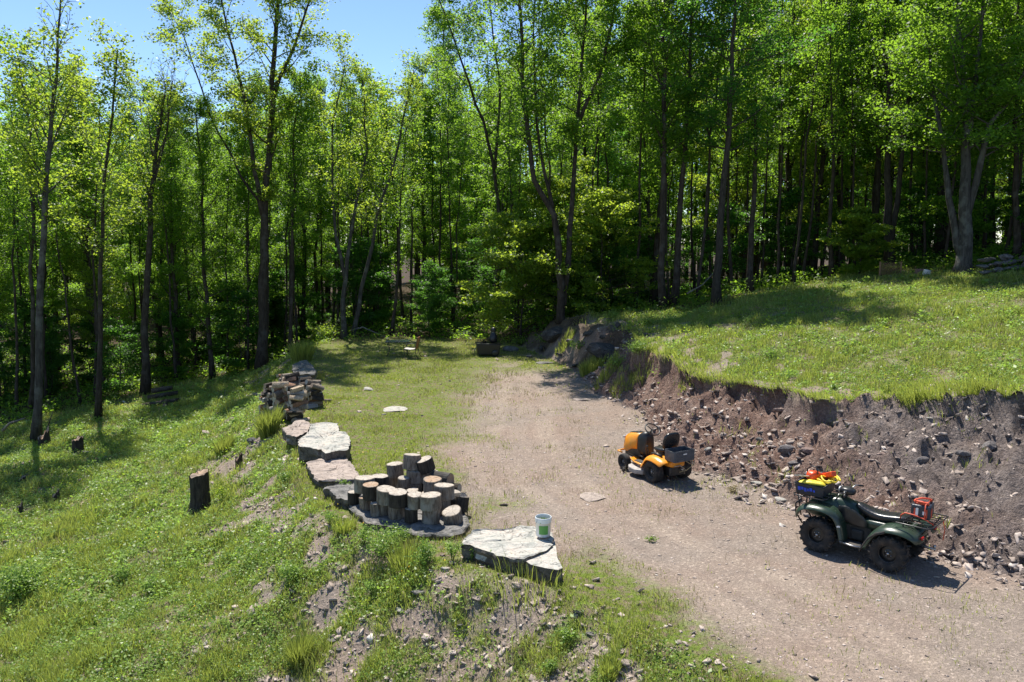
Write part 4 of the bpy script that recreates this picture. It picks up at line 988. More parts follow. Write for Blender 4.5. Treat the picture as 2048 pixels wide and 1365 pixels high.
def stick(pts, r, label, name='fallen_branch', mat='twig', cat='branch'):
    P = [Vector(p) for p in pts]; o0 = P[0].copy(); m = MB(); m.tube([p - o0 for p in P], [r * (1 - .6 * i / (len(P) - 1)) for i in range(len(P))], 6)
    o = m.build(name, mat); o.location = o0; return tag(o, label, cat)
def gp(px, py, up=0.0): g = ground(px, py); return g + Vector((0, 0, up))
g = gp(88, 890, .2); stick([g, g + Vector((.15, .1, .5)), g + Vector((.38, .1, 1.05))], .035, 'thin dark stick rising from the ragged root stump', mat='bark_dark')
g = gp(166, 908, .05); stick([g, g + Vector((.5, -.1, .0)), g + Vector((1.1, -.35, -.05)), g + Vector((1.9, -.3, -.1))], .06, 'pale root branch running right from the brown stump')
g = at(700, 662, 43.5); stick([g, g + Vector((.7, 0, .2)), g + Vector((1.3, .2, -.1)), g + Vector((2.2, .1, -.5)), g + Vector((3.2, 0, -.75))], .05, 'pale dead branch caught at the woods edge behind the clearing')
g = at(5, 862, 30); stick([g, g + Vector((.3, 0, .3)), g + Vector((.9, 0, .5))], .06, 'pale broken branch tip at the far left edge')
g = gp(392, 862, .06); stick([g, g + Vector((.8, .9, .05)), g + Vector((1.5, 1.8, .2))], .07, 'grey dead pole lying on the left slope', mat='bark')
g = gp(432, 985, .05); stick([g, g + Vector((.35, -.05, .05)), g + Vector((.7, -.1, 0))], .05, 'short dark branch right of the tall stump', mat='bark_dark')
g = at(1400, 592, 36.2); stick([g + Vector((-.6, 0, .1)), g + Vector((.1, 0, .5)), g + Vector((.9, .3, 1.3))], .04, 'slanting dead branch beside the dark lawn edge trunk')
# small heap of sawn poles by the woods
for i, (a, b, ln, rz, r0, up, lb) in enumerate(((286, 815, 1.5, .25, .10, .08, 'lowest pole of the small heap by the woods'), (296, 806, 1.3, .35, .11, .24, 'middle pole of the small heap by the woods'), (305, 800, .9, .2, .12, .42, 'top pole of the small heap by the woods'), (330, 816, .7, 1.9, .1, .1, 'short pole closing the right end of the small heap'))):
    g = gp(a, b); d = Vector((math.cos(rz), math.sin(rz), .12)) * ln; root = empty('cut_pole', g + Vector((0, 0, up)), 0, lb, 'log', 'poles heaped by the woods')
    MB().tube([(0, 0, 0), d * .5, d], [r0, r0 * .95, r0 * .85], 12).build('bark', 'bark', root)
    MB().tube([-d * .008, d * -.001], [r0 * .93, r0 * .93], 12).build('cut_end', 'cut_b', root)

# --- patio chair and table at the back of the clearing
M['black_metal'] = paint('black_metal', (.02, .02, .02), .4, .2, bmp=.0005)
M['slat'] = paint('brown_slats', (.38, .17, .07), .55, var=.2, scale=12)
M['glass_top'] = paint('table_top', (.14, .15, .15), .2, 0, bmp=.0002)
M['cushion'] = paint('pale_seat', (.55, .5, .42), .7, var=.1)
def chair():
    p = gp(823, 717); r = empty('patio_chair', p, R(172), 'patio chair with an orange brown back and black bent legs', 'chair'); PRINTS.append((p.x, p.y, .4))
    r.scale = (1.05,) * 3
    m = MB(); m.sheet([[(-.24 - .10 * t - .0, y, .42 + .52 * t) for y in np.linspace(-.24, .24, 6)] for t in np.linspace(0, 1, 8)]); m.build('backrest', 'slat', r, solid=.018)
    m = MB(); m.sheet([[(x, y, .41 + .03 * (x / .25) ** 2) for y in np.linspace(-.25, .25, 6)] for x in np.linspace(-.24, .26, 6)]); m.build('seat', 'cushion', r, solid=.03)
    for s in (-1, 1):
        y = .27 * s
        MB().tube([(-.35, y, .95), (-.24, y, .42), (-.27, y, .2), (-.38, y, 0)], .013, 8).build('leg', 'black_metal', r)
        MB().tube([(.27, y, .42), (.24, y, .2), (.33, y, 0)], .013, 8).build('leg', 'black_metal', r)
        MB().tube([(-.28, y, .66), (-.1, y, .68), (.2, y, .66), (.28, y, .58), (.27, y, .42), (0, y, .40), (-.24, y, .42)], .013, 8).build('armrest', 'black_metal', r)
chair()
def table():
    p = gp(796, 712); r = empty('patio_table', p, .1, 'low glass topped patio table with thin dark legs left of the chair', 'table')
    MB().box((0, 0, .70), (1.1, .75, .02), bev=.006).build('tabletop', 'glass_top', r)
    m = MB(); m.tube([(-.56, -.38, .685), (.56, -.38, .685), (.56, .38, .685), (-.56, .38, .685)], .014, 8, closed=True); m.build('frame', 'black_metal', r)
    for sx in (-1, 1):
        for sy in (-1, 1): MB().tube([(.5 * sx, .33 * sy, .69), (.38 * sx, .28 * sy, .4), (.42 * sx, .3 * sy, .15), (.52 * sx, .34 * sy, 0)], .013, 8).build('leg', 'black_metal', r)
table()
M['black_pl'] = paint('black_plastic', (.012, .012, .013), .38, bmp=.001)
def firebox():
    p = gp(976, 712); r = empty('garden_cart', p, R(8), 'black tub cart with a thin handle at the back of the clearing', 'cart')
    m = MB(); m.box((0, 0, .34), (1.0, .62, .50), bev=.03, taper=(1.12, 1.12)); m.build('tub', 'black_pl', r)
    m = MB(); m.tube([(-.57, -.35, .60), (.57, -.35, .60), (.57, .35, .60), (-.57, .35, .60)], .022, 8, closed=True); m.build('rim', 'black_metal', r)
    for s in (-1, 1): MB().lathe([(.0001, -.03), (.13, -.03), (.16, -.02), (.16, .02), (.13, .03), (.0001, .03)], 20, (.3, .36 * s, .16), 'y').build('wheel', 'black_pl', r)
    MB().tube([(-.5, 0, .5), (-.62, 0, .3), (-.66, 0, .08)], .015, 8).build('handle', 'wire', r)
    r2 = empty('lumpy_sack', p + Vector((.22, .1, .60)), 0, 'black knotted sack standing on the tub cart', 'sack')
    secs = []
    for z, rx in ((0, .12), (.06, .2), (.22, .21), (.4, .16), (.5, .09), (.58, .13), (.68, .12), (.74, .05)):
        secs.append([(rx * math.cos(a) * (1 + .12 * math.sin(a * 3 + z * 9)) + .06 * z, rx * math.sin(a), z) for a in np.linspace(0, 2 * math.pi, 15)[:-1]])
    MB().loft(secs).build('bag', 'black_pl', r2, sub=1)
    MB().lathe([(.095, -.015), (.11, 0), (.095, .015)], 14, (.03, 0, .5), closed=False).build('tie', 'wire', r2)
    r3 = empty('dry_brush', p + Vector((-.2, .05, .58)), 0, 'tangle of dark cuttings heaped in the tub cart', 'brush')
    m = MB()
    for i in range(26):
        a = rs.uniform(0, 6.28); m.tube([(rs.normal() * .12, rs.normal() * .1, -.1), (.1 * math.cos(a), .1 * math.sin(a), .12), (.3 * math.cos(a), .25 * math.sin(a), rs.uniform(.1, .38))], .008, 4)
    m.build('twigs', 'bark_dark', r3)
firebox()

# --- lattice panel, blocks, stone heap on the upper lawn
M['lattice'] = paint('lattice_wood', (.30, .17, .09), .8, var=.2)
M['block_b'] = paint('brown_block', (.22, .13, .11), .85); M['block_w'] = paint('white_block', (.7, .66, .64), .8, dirt=(.4, .35, .3))
def lattice():
    p = gp(1780, 551); r = empty('lattice_panel', p, R(6), 'small brown wooden lattice panel at the back of the upper lawn', 'trellis'); W, H_ = 1.0, .56
    for s, nm in ((-1, 'post'), (1, 'post')): MB().box((s * W / 2, 0, H_ / 2), (.06, .06, H_ + .08), bev=.005).build('post', 'lattice', r)
    m = MB()
    for k in range(-7, 12):
        for sg in (1, -1):
            x0 = k * .11 - W / 2; pts_ = []
            for t in np.linspace(0, H_, 20):
                x = x0 + sg * t + (0 if sg > 0 else H_ * .0)
                if -W / 2 + .03 <= x <= W / 2 - .03: pts_.append((x, .008 * sg, t))
            if len(pts_) > 1: m.tube([pts_[0], pts_[-1]], .012, 4)
    m.build('lattice', 'lattice', r)
lattice()
g = gp(1838, 551); r_b = MB().box((0, 0, .13), (.3, .22, .28), bev=.012).build('stacked_block', 'block_b'); r_b.location = g; tag(r_b, 'small brown block on the lawn left of the white one', 'block')
g = gp(1853, 552); r_b = MB().box((0, 0, .12), (.26, .2, .26), rotm('Y', .25), bev=.03).build('stacked_block', 'block_w'); r_b.location = g; tag(r_b, 'small tilted white block on the upper lawn', 'block')
for i in range(16):
    a = 1965 + (i % 6) * 17 + rs.uniform(-4, 4); D = 31.3 + (i // 6) * .3 + rs.uniform(-.1, .1); q = at(a, 545, D); z0 = hz(q.x, q.y) + .22 * (i // 6)
    o = link('wall_stone', ROCKS[i % 6].copy(), 'rock_k'); s = rs.uniform(.45, .75); o.scale = (s, s * .8, s * .7); o.location = (q.x, q.y, z0 + .1); o.rotation_euler = (rs.uniform(-.3, .3), 0, rs.uniform(0, 6))
    tag(o, 'dark stone in the shaded stone heap at the right end of the lawn', 'rock', 'stones of the shaded heap')

# ================================================================ VEHICLES
def sec(x, w, z0, z1, e=.7, n=20, yo=0, topw=1.0):
    c = (z0 + z1) / 2; hh = (z1 - z0) / 2; out = []
    for k in range(n):
        a = 2 * math.pi * k / n + math.pi / n; ca, sa = math.cos(a), math.sin(a)
        yy_ = math.copysign(abs(ca) ** e, ca) * w; zz_ = math.copysign(abs(sa) ** e, sa)
        if zz_ > 0: yy_ *= 1 + (topw - 1) * zz_
        out.append((x, yo + yy_, c + zz_ * hh))
    return out
def fender_strip(prof, y0, y1, drop=.05, side=1, ys=7, widths=None):
    rows = []
    for i, (x, z) in enumerate(prof):
        a, b = (y0, y1) if widths is None else widths[i]
        row = []
        for k in range(ys):
            t = k / (ys - 1); y = a + (b - a) * t
            # normal of profile for edge roll
            p, q = prof[max(i - 1, 0)], prof[min(i + 1, len(prof) - 1)]; tx_, tz_ = q[0] - p[0], q[1] - p[1]; L = math.hypot(tx_, tz_) or 1
            nx_, nz_ = tz_ / L, -tx_ / L
            if nz_ < 0 and abs(nz_) > .3: nx_, nz_ = -nx_, -nz_
            r = drop * max(0, (t - .7) / .3) ** 2
            row.append((x - nx_ * r, side * y, z - nz_ * r))
        rows.append(row)
    return rows
M['tyre'] = paint('tyre_rubber', (.018, .017, .016), .85, var=.4, scale=14, bmp=.002, dirt=(.09, .07, .055))
M['atv_green'] = paint('dark_green_plastic', (.022, .042, .026), .30, var=.12, scale=4, bmp=.0006, dirt=(.05, .055, .045), spec=.5)
M['blk'] = paint('satin_black', (.014, .014, .015), .38, var=.2, bmp=.0008, dirt=(.05, .045, .04))
M['matte_blk'] = paint('dusty_black', (.03, .028, .026), .75, var=.3, bmp=.002, dirt=(.10, .08, .065))
M['vinyl'] = paint('seat_vinyl', (.018, .018, .02), .28, var=.15, scale=30, bmp=.0006)
M['steel'] = paint('steel', (.42, .41, .4), .35, .9, bmp=.0005)
M['yellow'] = paint('tractor_yellow', (.80, .28, .015), .32, var=.07, scale=5, bmp=.0004, dirt=(.5, .30, .08))
M['deck'] = paint('dusty_deck', (.36, .33, .30), .6, var=.2, dirt=(.2, .15, .12))
M['crate_g'] = paint('grey_crate', (.055, .065, .08), .5, var=.15, dirt=(.12, .12, .12))
M['crate_k'] = paint('dark_crate', (.02, .025, .035), .45); M['blue'] = paint('blue_print', (.02, .07, .55), .45)
M['orange'] = paint('orange_plastic', (.78, .085, .015), .38, var=.1); M['yel2'] = paint('yellow_bag', (.78, .60, .04), .45, var=.15, scale=14, bmp=.004)
M['red'] = paint('red_strap', (.62, .09, .04), .55); M['box_k'] = paint('case_black', (.03, .035, .05), .4)
M['lens'] = paint('lens', (.5, .5, .5), .08, bmp=0); M['white_p'] = paint('white_print', (.75, .75, .74), .5)
M['rope'] = paint('tan_rope', (.45, .34, .17), .8); M['rlens'] = paint('red_lens', (.45, .01, .01), .15)

def wheel(parent, loc, r, w, rimr, lugs=0, rim='blk', side=1, name='wheel', tread='atv'):
    wh = empty(name, loc); wh.parent = parent; del_ = None
    m = MB(); hw = w / 2
    prof = [(rimr, -hw * .75), (rimr * 1.06, -hw * .95), (r * .80, -hw * 1.02), (r * .93, -hw * .92), (r * .975, -hw * .6), (r * .985, 0), (r * .975, hw * .6), (r * .93, hw * .92), (r * .80, hw * 1.02), (rimr * 1.06, hw * .95), (rimr, hw * .75)]
    m.lathe(prof, 36, (0, 0, 0), 'y', closed=False)
    for i in range(lugs):
        for s in (-1, 1):
            a = 2 * math.pi * (i + (.5 if s > 0 else 0)) / lugs
            rt = rotm('Y', a) @ rotm('Z', 0)
            c = rt @ Vector((0, s * hw * .47, r * .985)); m.box(c, (r * .10, hw * .88, r * .085), rt @ rotm('Z', .42 * s), bev=.004, seg=1)
            c = rt @ Vector((0, s * hw * .98, r * .90)); m.box(c, (r * .09, hw * .16, r * .17), rt, bev=.004, seg=1)
    m.build('tyre', 'tyre', wh)
    m = MB(); s = side
    m.lathe([(rimr * 1.0, -hw * .76), (rimr * .95, -hw * .8), (rimr * .90, -hw * .6), (rimr * .86, 0), (rimr * .90, hw * .6), (rimr * .95, hw * .8), (rimr * 1.0, hw * .76)], 30, (0, 0, 0), 'y', closed=False)
    m.lathe([(.0001, s * hw * .30), (rimr * .3, s * hw * .32), (rimr * .42, s * hw * .22), (rimr * .6, s * hw * .18), (rimr * .87, s * hw * .30), (rimr * .87, s * hw * .2), (.0001, s * hw * .1)], 30, (0, 0, 0), 'y', closed=False)
    m.build('rim', rim, wh)
    m = MB()
    m.lathe([(.0001, s * hw * .62), (rimr * .15, s * hw * .6), (rimr * .2, s * hw * .3), (.0001, s * hw * .25)], 14, (0, 0, 0), 'y', closed=False)
    for k in range(4): 
        a = k * math.pi / 2 + .6; m.lathe([(.0001, s * hw * .42), (.011, s * hw * .41), (.012, s * hw * .25)], 8, (rimr * .36 * math.cos(a), 0, rimr * .36 * math.sin(a)), 'y', closed=False)
    m.build('hub', 'steel', wh)
    return wh

def atv():
    fl = onz(1625, 1100, 0); rl = onz(1768, 1140, 0)
    fwd = (fl - rl); L = fwd.length; fwd.normalize(); lat = Vector((-fwd.y, fwd.x, 0))   # left
    c = (fl + rl) / 2 - lat * .44
    ang = math.atan2(fwd.y, fwd.x); zc = hz(c.x, c.y)
    r = empty('quad_bike', (c.x, c.y, max(zc, hz(rl.x, rl.y), hz(fl.x, fl.y)) - .015), ang, 'dark green quad bike loaded with a crate in front and a red black case behind', 'quad bike'); r.scale = (.97,) * 3; r.location.x += .07
    for s in (-1, 1): PRINTS.append((fl.x, fl.y, .25)); PRINTS.append((rl.x, rl.y, .25))
    PRINTS.append((c.x, c.y, .55))
    for x in (.63, -.63):
        for s in (1, -1): wheel(r, (x, s * .44, .315), .315, .23 if x > 0 else .26, .155, 17, 'blk', s)
    # main body, green cowl
    m = MB(); m.loft([sec(x, w, a, b, .62, topw=tw) for x, w, a, b, tw in ((1.0, .15, .58, .76, .9), (.93, .22, .55, .86, .8), (.75, .25, .52, .93, .8), (.52, .24, .5, .985, .75), (.38, .225, .48, 1.0, .75), (.22, .21, .5, .96, .75), (.10, .20, .5, .90, .8), (-.02, .19, .5, .80, .9))])
    m.build('body', 'atv_green', r, sub=1)
    m = MB(); m.loft([sec(x, w, a, b, .6) for x, w, a, b in ((-.02, .2, .55, .74), (-.3, .22, .52, .74), (-.7, .24, .56, .78), (-1.0, .22, .6, .77), (-1.08, .18, .63, .74))])
    m.build('tail_body', 'atv_green', r, sub=1)
    for s in (1, -1):
        pf = [(1.08, .54), (1.06, .66), (1.0, .76), (.88, .835), (.70, .865), (.52, .86), (.38, .82), (.28, .73), (.22, .58), (.18, .42), (.15, .30)]
        wd = [(.26, .50), (.25, .55), (.24, .575), (.22, .585), (.21, .585), (.2, .58), (.2, .56), (.2, .52), (.22, .50), (.24, .50), (.26, .52)]
        MB().sheet(fender_strip(pf, .2, .58, .07, s, widths=wd)).build('front_fender', 'atv_green', r, solid=.02, sub=1)
        pr = [(-.16, .28), (-.22, .42), (-.30, .58), (-.42, .72), (-.58, .79), (-.78, .80), (-.96, .77), (-1.08, .70), (-1.12, .60)]
        wd = [(.26, .52), (.24, .54), (.22, .57), (.19, .59), (.18, .60), (.18, .60), (.18, .59), (.18, .56), (.2, .5)]
        MB().sheet(fender_strip(pr, .2, .58, .08, s, widths=wd)).build('rear_fender', 'atv_green', r, solid=.02, sub=1)
        MB().sheet([[(x + .0, s * (.604 - .01 * abs(i - 3)), z - .03 - .05 * k) for k in range(2)] for i, (x, z) in enumerate(((-.17, .31), (-.23, .44), (-.31, .58), (-.43, .70), (-.58, .765)))]).build('fender_flare', 'matte_blk', r, solid=.02)
        # side cover: black panel under the tank
        MB().loft([sec(x, .012, a, b, .8, yo=s * (.235 if x > .1 else .215)) for x, a, b in ((.36, .66, .88), (.22, .60, .90), (.06, .56, .84), (-.08, .56, .76), (-.16, .58, .68))]).build('side_panel', 'blk', r)
        # footwell
        MB().box((0.0, s * .39, .285), (.40, .26, .03), bev=.01).build('footboard', 'matte_blk', r)
        MB().tube([(.20, s * .50, .31), (0, s * .535, .30), (-.2, s * .52, .31)], .017, 8).build('foot_rail', 'steel', r)
        m = MB(); 
        m.tube([(.63, s * .12, .34), (.63, s * .34, .32)], .022, 8); m.tube([(.80, s * .12, .30), (.63, s * .36, .27), (.46, s * .12, .30)], .014, 6); m.tube([(.60, s * .28, .36), (.55, s * .20, .70)], .035, 10)
        m.build('front_suspension', 'blk', r)
        m = MB(); m.tube([(-.63, s * .1, .33), (-.63, s * .34, .32)], .028, 8); m.tube([(-.2, s * .12, .30), (-.63, s * .3, .27)], .02, 6); m.tube([(-.55, s * .2, .34), (-.45, s * .16, .68)], .034, 10)
        m.build('rear_suspension', 'blk', r)
        MB().box((1.035, s * .20, .69), (.06, .13, .08), rotm('Z', s * .3), bev=.02).build('headlight', 'lens', r)
        MB().box((-1.12, s * .34, .68), (.03, .09, .05), bev=.01).build('tail_light', 'rlens', r)
        m = MB(); m.tube([(.28, s * .12, 1.13), (.26, s * .26, 1.17), (.20, s * .42, 1.14)], .012, 8); m.build('handlebar', 'steel', r)
        MB().tube([(.225, s * .33, 1.157), (.19, s * .44, 1.13)], .019, 10).build('grip', 'blk', r)
        MB().tube([(.27, s * .30, 1.15), (.33, s * .33, 1.13), (.31, s * .42, 1.12)], .006, 6).build('brake_lever', 'steel', r)
    # seat
    m = MB(); m.loft([sec(x, w, a, b, .6) for x, w, a, b in ((.12, .07, .86, .955), (.05, .11, .80, .955), (-.08, .14, .74, .90), (-.25, .16, .72, .86), (-.42, .175, .73, .865), (-.60, .18, .76, .90), (-.74, .17, .78, .91), (-.80, .14, .80, .89))])
    m.build('seat', 'vinyl', r, sub=1)
    # handlebar pod, gauge
    m = MB(); m.loft([sec(x, w, a, b, .7) for x, w, a, b in ((.44, .05, 1.07, 1.13), (.40, .10, 1.04, 1.18), (.30, .13, 1.04, 1.20), (.2, .10, 1.05, 1.17), (.16, .06, 1.07, 1.13))]); m.tube([(.30, 0, 1.08), (.40, 0, .92)], .05, 10)
    m.build('handlebar_pod', 'blk', r, sub=1)
    MB().tube([(.42, 0, 1.12), (.45, 0, 1.12)], .055, 16).build('pod_light', 'lens', r)
    # engine and frame
    m = MB(); m.box((.02, 0, .42), (.48, .34, .30), bev=.03); m.box((.02, .19, .40), (.22, .08, .2), bev=.04, seg=3); m.box((.02, -.19, .40), (.22, .08, .2), bev=.04, seg=3)
    for k in range(6): m.box((.12, 0, .5 + .022 * k), (.24, .32, .008))
    m.tube([(-.3, -.18, .42), (-.95, -.2, .52)], .06, 12); m.build('engine', 'matte_blk', r)
    m = MB(); m.tube([(.95, .16, .32), (.2, .18, .24), (-.8, .16, .30)], .018, 8); m.tube([(.95, -.16, .32), (.2, -.18, .24), (-.8, -.16, .30)], .018, 8); m.box((.1, 0, .235), (1.2, .34, .012))
    m.build('frame', 'blk', r)
    # racks
    m = MB(); z = .955
    m.tube([(.60, .40, z), (1.12, .42, z), (1.16, .36, z), (1.16, -.36, z), (1.12, -.42, z), (.60, -.40, z), (.56, -.3, z), (.56, .3, z)], .012, 8, closed=True)
    for y in (-.28, -.14, 0, .14, .28): m.tube([(.56, y, z), (1.16, y, z)], .008, 6)
    for s in (-1, 1): m.tube([(.72, s * .3, z), (.72, s * .26, .86)], .011, 6); m.tube([(1.12, s * .28, z), (1.10, s * .22, .72), (1.08, s * .18, .5)], .013, 8)
    m.build('front_rack', 'blk', r)
    m = MB(); z = .90
    m.tube([(-.66, .44, z - .01), (-.72, .47, z), (-1.22, .47, z), (-1.29, .40, z + .02), (-1.29, -.40, z + .02), (-1.22, -.47, z), (-.72, -.47, z), (-.66, -.44, z - .01), (-.86, -.2, z), (-.86, .2, z)], .012, 8, closed=True)
    for y in (-.3, -.18, -.06, .06, .18, .3): m.tube([(-.8, y, z), (-1.28, y, z + .015)], .007, 6)
    m.tube([(-.98, -.46, z), (-.98, .46, z)], .009, 6)
    for s in (-1, 1): m.tube([(-.80, s * .34, z), (-.78, s * .3, .77)], .011, 6); m.tube([(-1.2, s * .3, z), (-1.08, s * .26, .72)], .011, 6)
    m.build('rear_rack', 'blk', r)
    # front bumper guard
    m = MB(); m.tube([(1.04, .2, .36), (1.17, .22, .55), (1.16, .25, .74), (1.10, .25, .80), (1.16, 0, .82), (1.10, -.25, .80), (1.16, -.25, .74), (1.17, -.22, .55), (1.04, -.2, .36)], .015, 8); m.tube([(1.17, .22, .56), (1.2, 0, .56), (1.17, -.22, .56)], .012, 8)
    m.build('front_guard', 'blk', r)
    m = MB(); m.tube([(-.9, 0, .45), (-1.15, 0, .42), (-1.24, 0, .42)], .02, 8); m.lathe([(.0001, .0), (.025, 0), (.03, .03), (.02, .05), (.0001, .055)], 12, (-1.22, 0, .44)); m.build('tow_hitch', 'steel', r)
    MB().box((.235, .522, .58), (.06, .004, .03), rotm('Y', .2)).build('warning_label', 'white_p', r)
    bpy.context.view_layer.update()
    W = r.matrix_world
    # --- things the bike carries
    def carried(name, loc, label, cat, rz=0):
        e = empty(name, W @ Vector(loc), ang + rz, label, cat); return e
    e = carried('plastic_crate', (.90, .02, .968), 'dark crate with blue printing on the front rack of the quad bike', 'crate', .05)
    m = MB(); w, d, hh, t = .52, .60, .19, .012      # x length, y width
    m.box((0, 0, .008), (w * .92, d * .92, .016))
    def wall(p0, p1, q0, q1):
        m.loft([[p0, p1, (p1[0] * .955, p1[1] * .955, p1[2]), (p0[0] * .955, p0[1] * .955, p0[2])], [q0, q1, (q1[0] * .955, q1[1] * .955, q1[2]), (q0[0] * .955, q0[1] * .955, q0[2])]], smooth=False)
    B = [(w * .46, d * .46), (-w * .46, d * .46), (-w * .46, -d * .46), (w * .46, -d * .46)]; Tp = [(w * .5, d * .5), (-w * .5, d * .5), (-w * .5, -d * .5), (w * .5, -d * .5)]
    for k in range(4): wall((*B[k], 0), (*B[(k + 1) % 4], 0), (*Tp[k], hh), (*Tp[(k + 1) % 4], hh))
    m.build('shell', 'crate_k', e)
    m = MB(); m.tube([(w * .5, d * .5, hh), (-w * .5, d * .5, hh), (-w * .5, -d * .5, hh), (w * .5, -d * .5, hh)], .014, 6, closed=True); m.build('rim', 'crate_k', e)
    m = MB()
    for k, (x0, ww, hh2) in enumerate(((.18, .05, .07), (.125, .04, .055), (.07, .045, .075), (.02, .03, .05), (-.03, .05, .065), (-.09, .03, .04))):
        m.box((x0, .475 * d + .014, .10 + .010 * math.sin(k * 2)), (ww, .006, hh2), rotm('X', -.13))
    m.build('blue_print', 'blue', e)
    e = carried('chainsaw', (.96, -.02, 1.185), 'orange chainsaw lying on top of the crate on the quad bike', 'chainsaw', 1.25); e.rotation_euler[1] = -.18
    m = MB(); m.loft([sec(x, w_, a, b, .6) for x, w_, a, b in ((-.20, .05, .0, .08), (-.15, .09, -.02, .14), (0, .10, -.02, .17), (.10, .09, -.02, .15), (.15, .06, 0, .10))]); m.build('body', 'orange', e, sub=1)
    m = MB(); m.tube([(.05, -.11, .04), (.06, -.12, .16), (.05, -.04, .235), (.05, .06, .235), (.04, .12, .12)], .013, 8); m.tube([(-.15, 0, .12), (-.28, 0, .14), (-.36, 0, .08), (-.34, 0, .0), (-.18, 0, .0)], .016, 8); m.build('handle', 'blk', e)
    m = MB(); m.prism([(.13, -.035), (.45, -.038), (.50, -.015), (.50, .015), (.45, .038), (.13, .035)], .05, .062); m.build('guide_bar', 'steel', e)
    e = carried('scabbard', (.80, -.22, 1.19), 'orange wedge shaped blade cover poking up from the crate', 'cover', 2.5); e.rotation_euler[1] = -.42
    m = MB(); m.box((.12, 0, .05), (.34, .10, .09), bev=.012); m.box((-.02, 0, .05), (.06, .13, .11), bev=.012); m.build('cover', 'orange', e)
    e = carried('yellow_sack', (.90, .20, 1.145), 'crumpled yellow bag spilling over the near side of the crate', 'bag', .3); e.scale = (.85, .7, .8)
    m = MB(); m.loft([sec(x, w_, a, b, .8, n=14) for x, w_, a, b in ((-.30, .03, .0, .04), (-.22, .10, -.01, .09), (-.08, .13, 0, .08), (.05, .12, -.01, .12), (.18, .10, 0, .07), (.27, .03, .01, .04))])
    for v in m.bm.verts: v.co += Vector(rs.normal(size=3)) * .012
    m.build('bag', 'yel2', e, sub=1)
    e = carried('tow_strap', (.70, -.06, 1.145), 'yellow webbing strap heaped on the crate near the handlebar', 'strap')
    m = MB()
    for k in range(4): m.tube([(.16 * math.cos(a + k) - .05 * k + .1, .17 * math.sin(a + k) , .05 + .02 * k + .025 * math.sin(a * 3 + k)) for a in np.linspace(0, 5.4, 18)], .016, 6)
    m.build('webbing', 'yel2', e)
    e = carried('tool_case', (-.98, -.02, .93), 'red and black boxy case strapped on the rear rack of the quad bike', 'case', .12)
    m = MB(); m.box((0, 0, .13), (.30, .36, .24), bev=.03); m.build('case_body', 'box_k', e)
    for c_, d_ in [((.07, s * .183, .12), (.06, .010, .15)) for s in (-1, 1)] + [((-.08, s * .183, .12), (.05, .010, .15)) for s in (-1, 1)] + [((s * .152, .08, .12), (.010, .08, .15)) for s in (-1, 1)] + [((0, .06, .262), (.16, .14, .03))]:
        MB().box(c_, d_, bev=.004).build('red_panel', 'red', e)
    m = MB(); m.tube([(-.1, -.1, .26), (-.1, -.06, .32), (.02, .0, .33), (.1, .08, .31), (.1, .12, .26)], .014, 8); m.tube([(-.12, .12, .27), (0, .14, .30), (.12, .06, .28)], .02, 8); m.build('handle', 'red', e)
    m = MB(); m.box((.05, .193, .14), (.04, .004, .12)); m.box((-.06, .193, .13), (.05, .004, .06)); m.build('white_marks', 'white_p', e)
    MB().tube([(.12, .15, .25), (.13, .16, .42)], .004, 6).build('antenna', 'blk', e)
    e = carried('ratchet_strap', (-.98, -.02, .93), 'orange red strap looped over the rear rack below the case', 'strap')
    m = MB(); m.tube([(.30, .16, -.10), (.27, .19, .02), (.2, .215, .08), (.05, .225, .08), (-.12, .22, .04), (-.24, .20, -.02), (-.20, .12, -.02)], .011, 6); m.tube([(-.1, .215, .05), (-.1, .19, .28), (-.08, -.19, .28), (-.1, -.2, 0)], .010, 6); m.tube([(-.30, -.1, 0), (-.33, -.12, -.15), (-.31, -.13, -.36)], .008, 6)
    m.build('webbing', 'red', e)
atv()

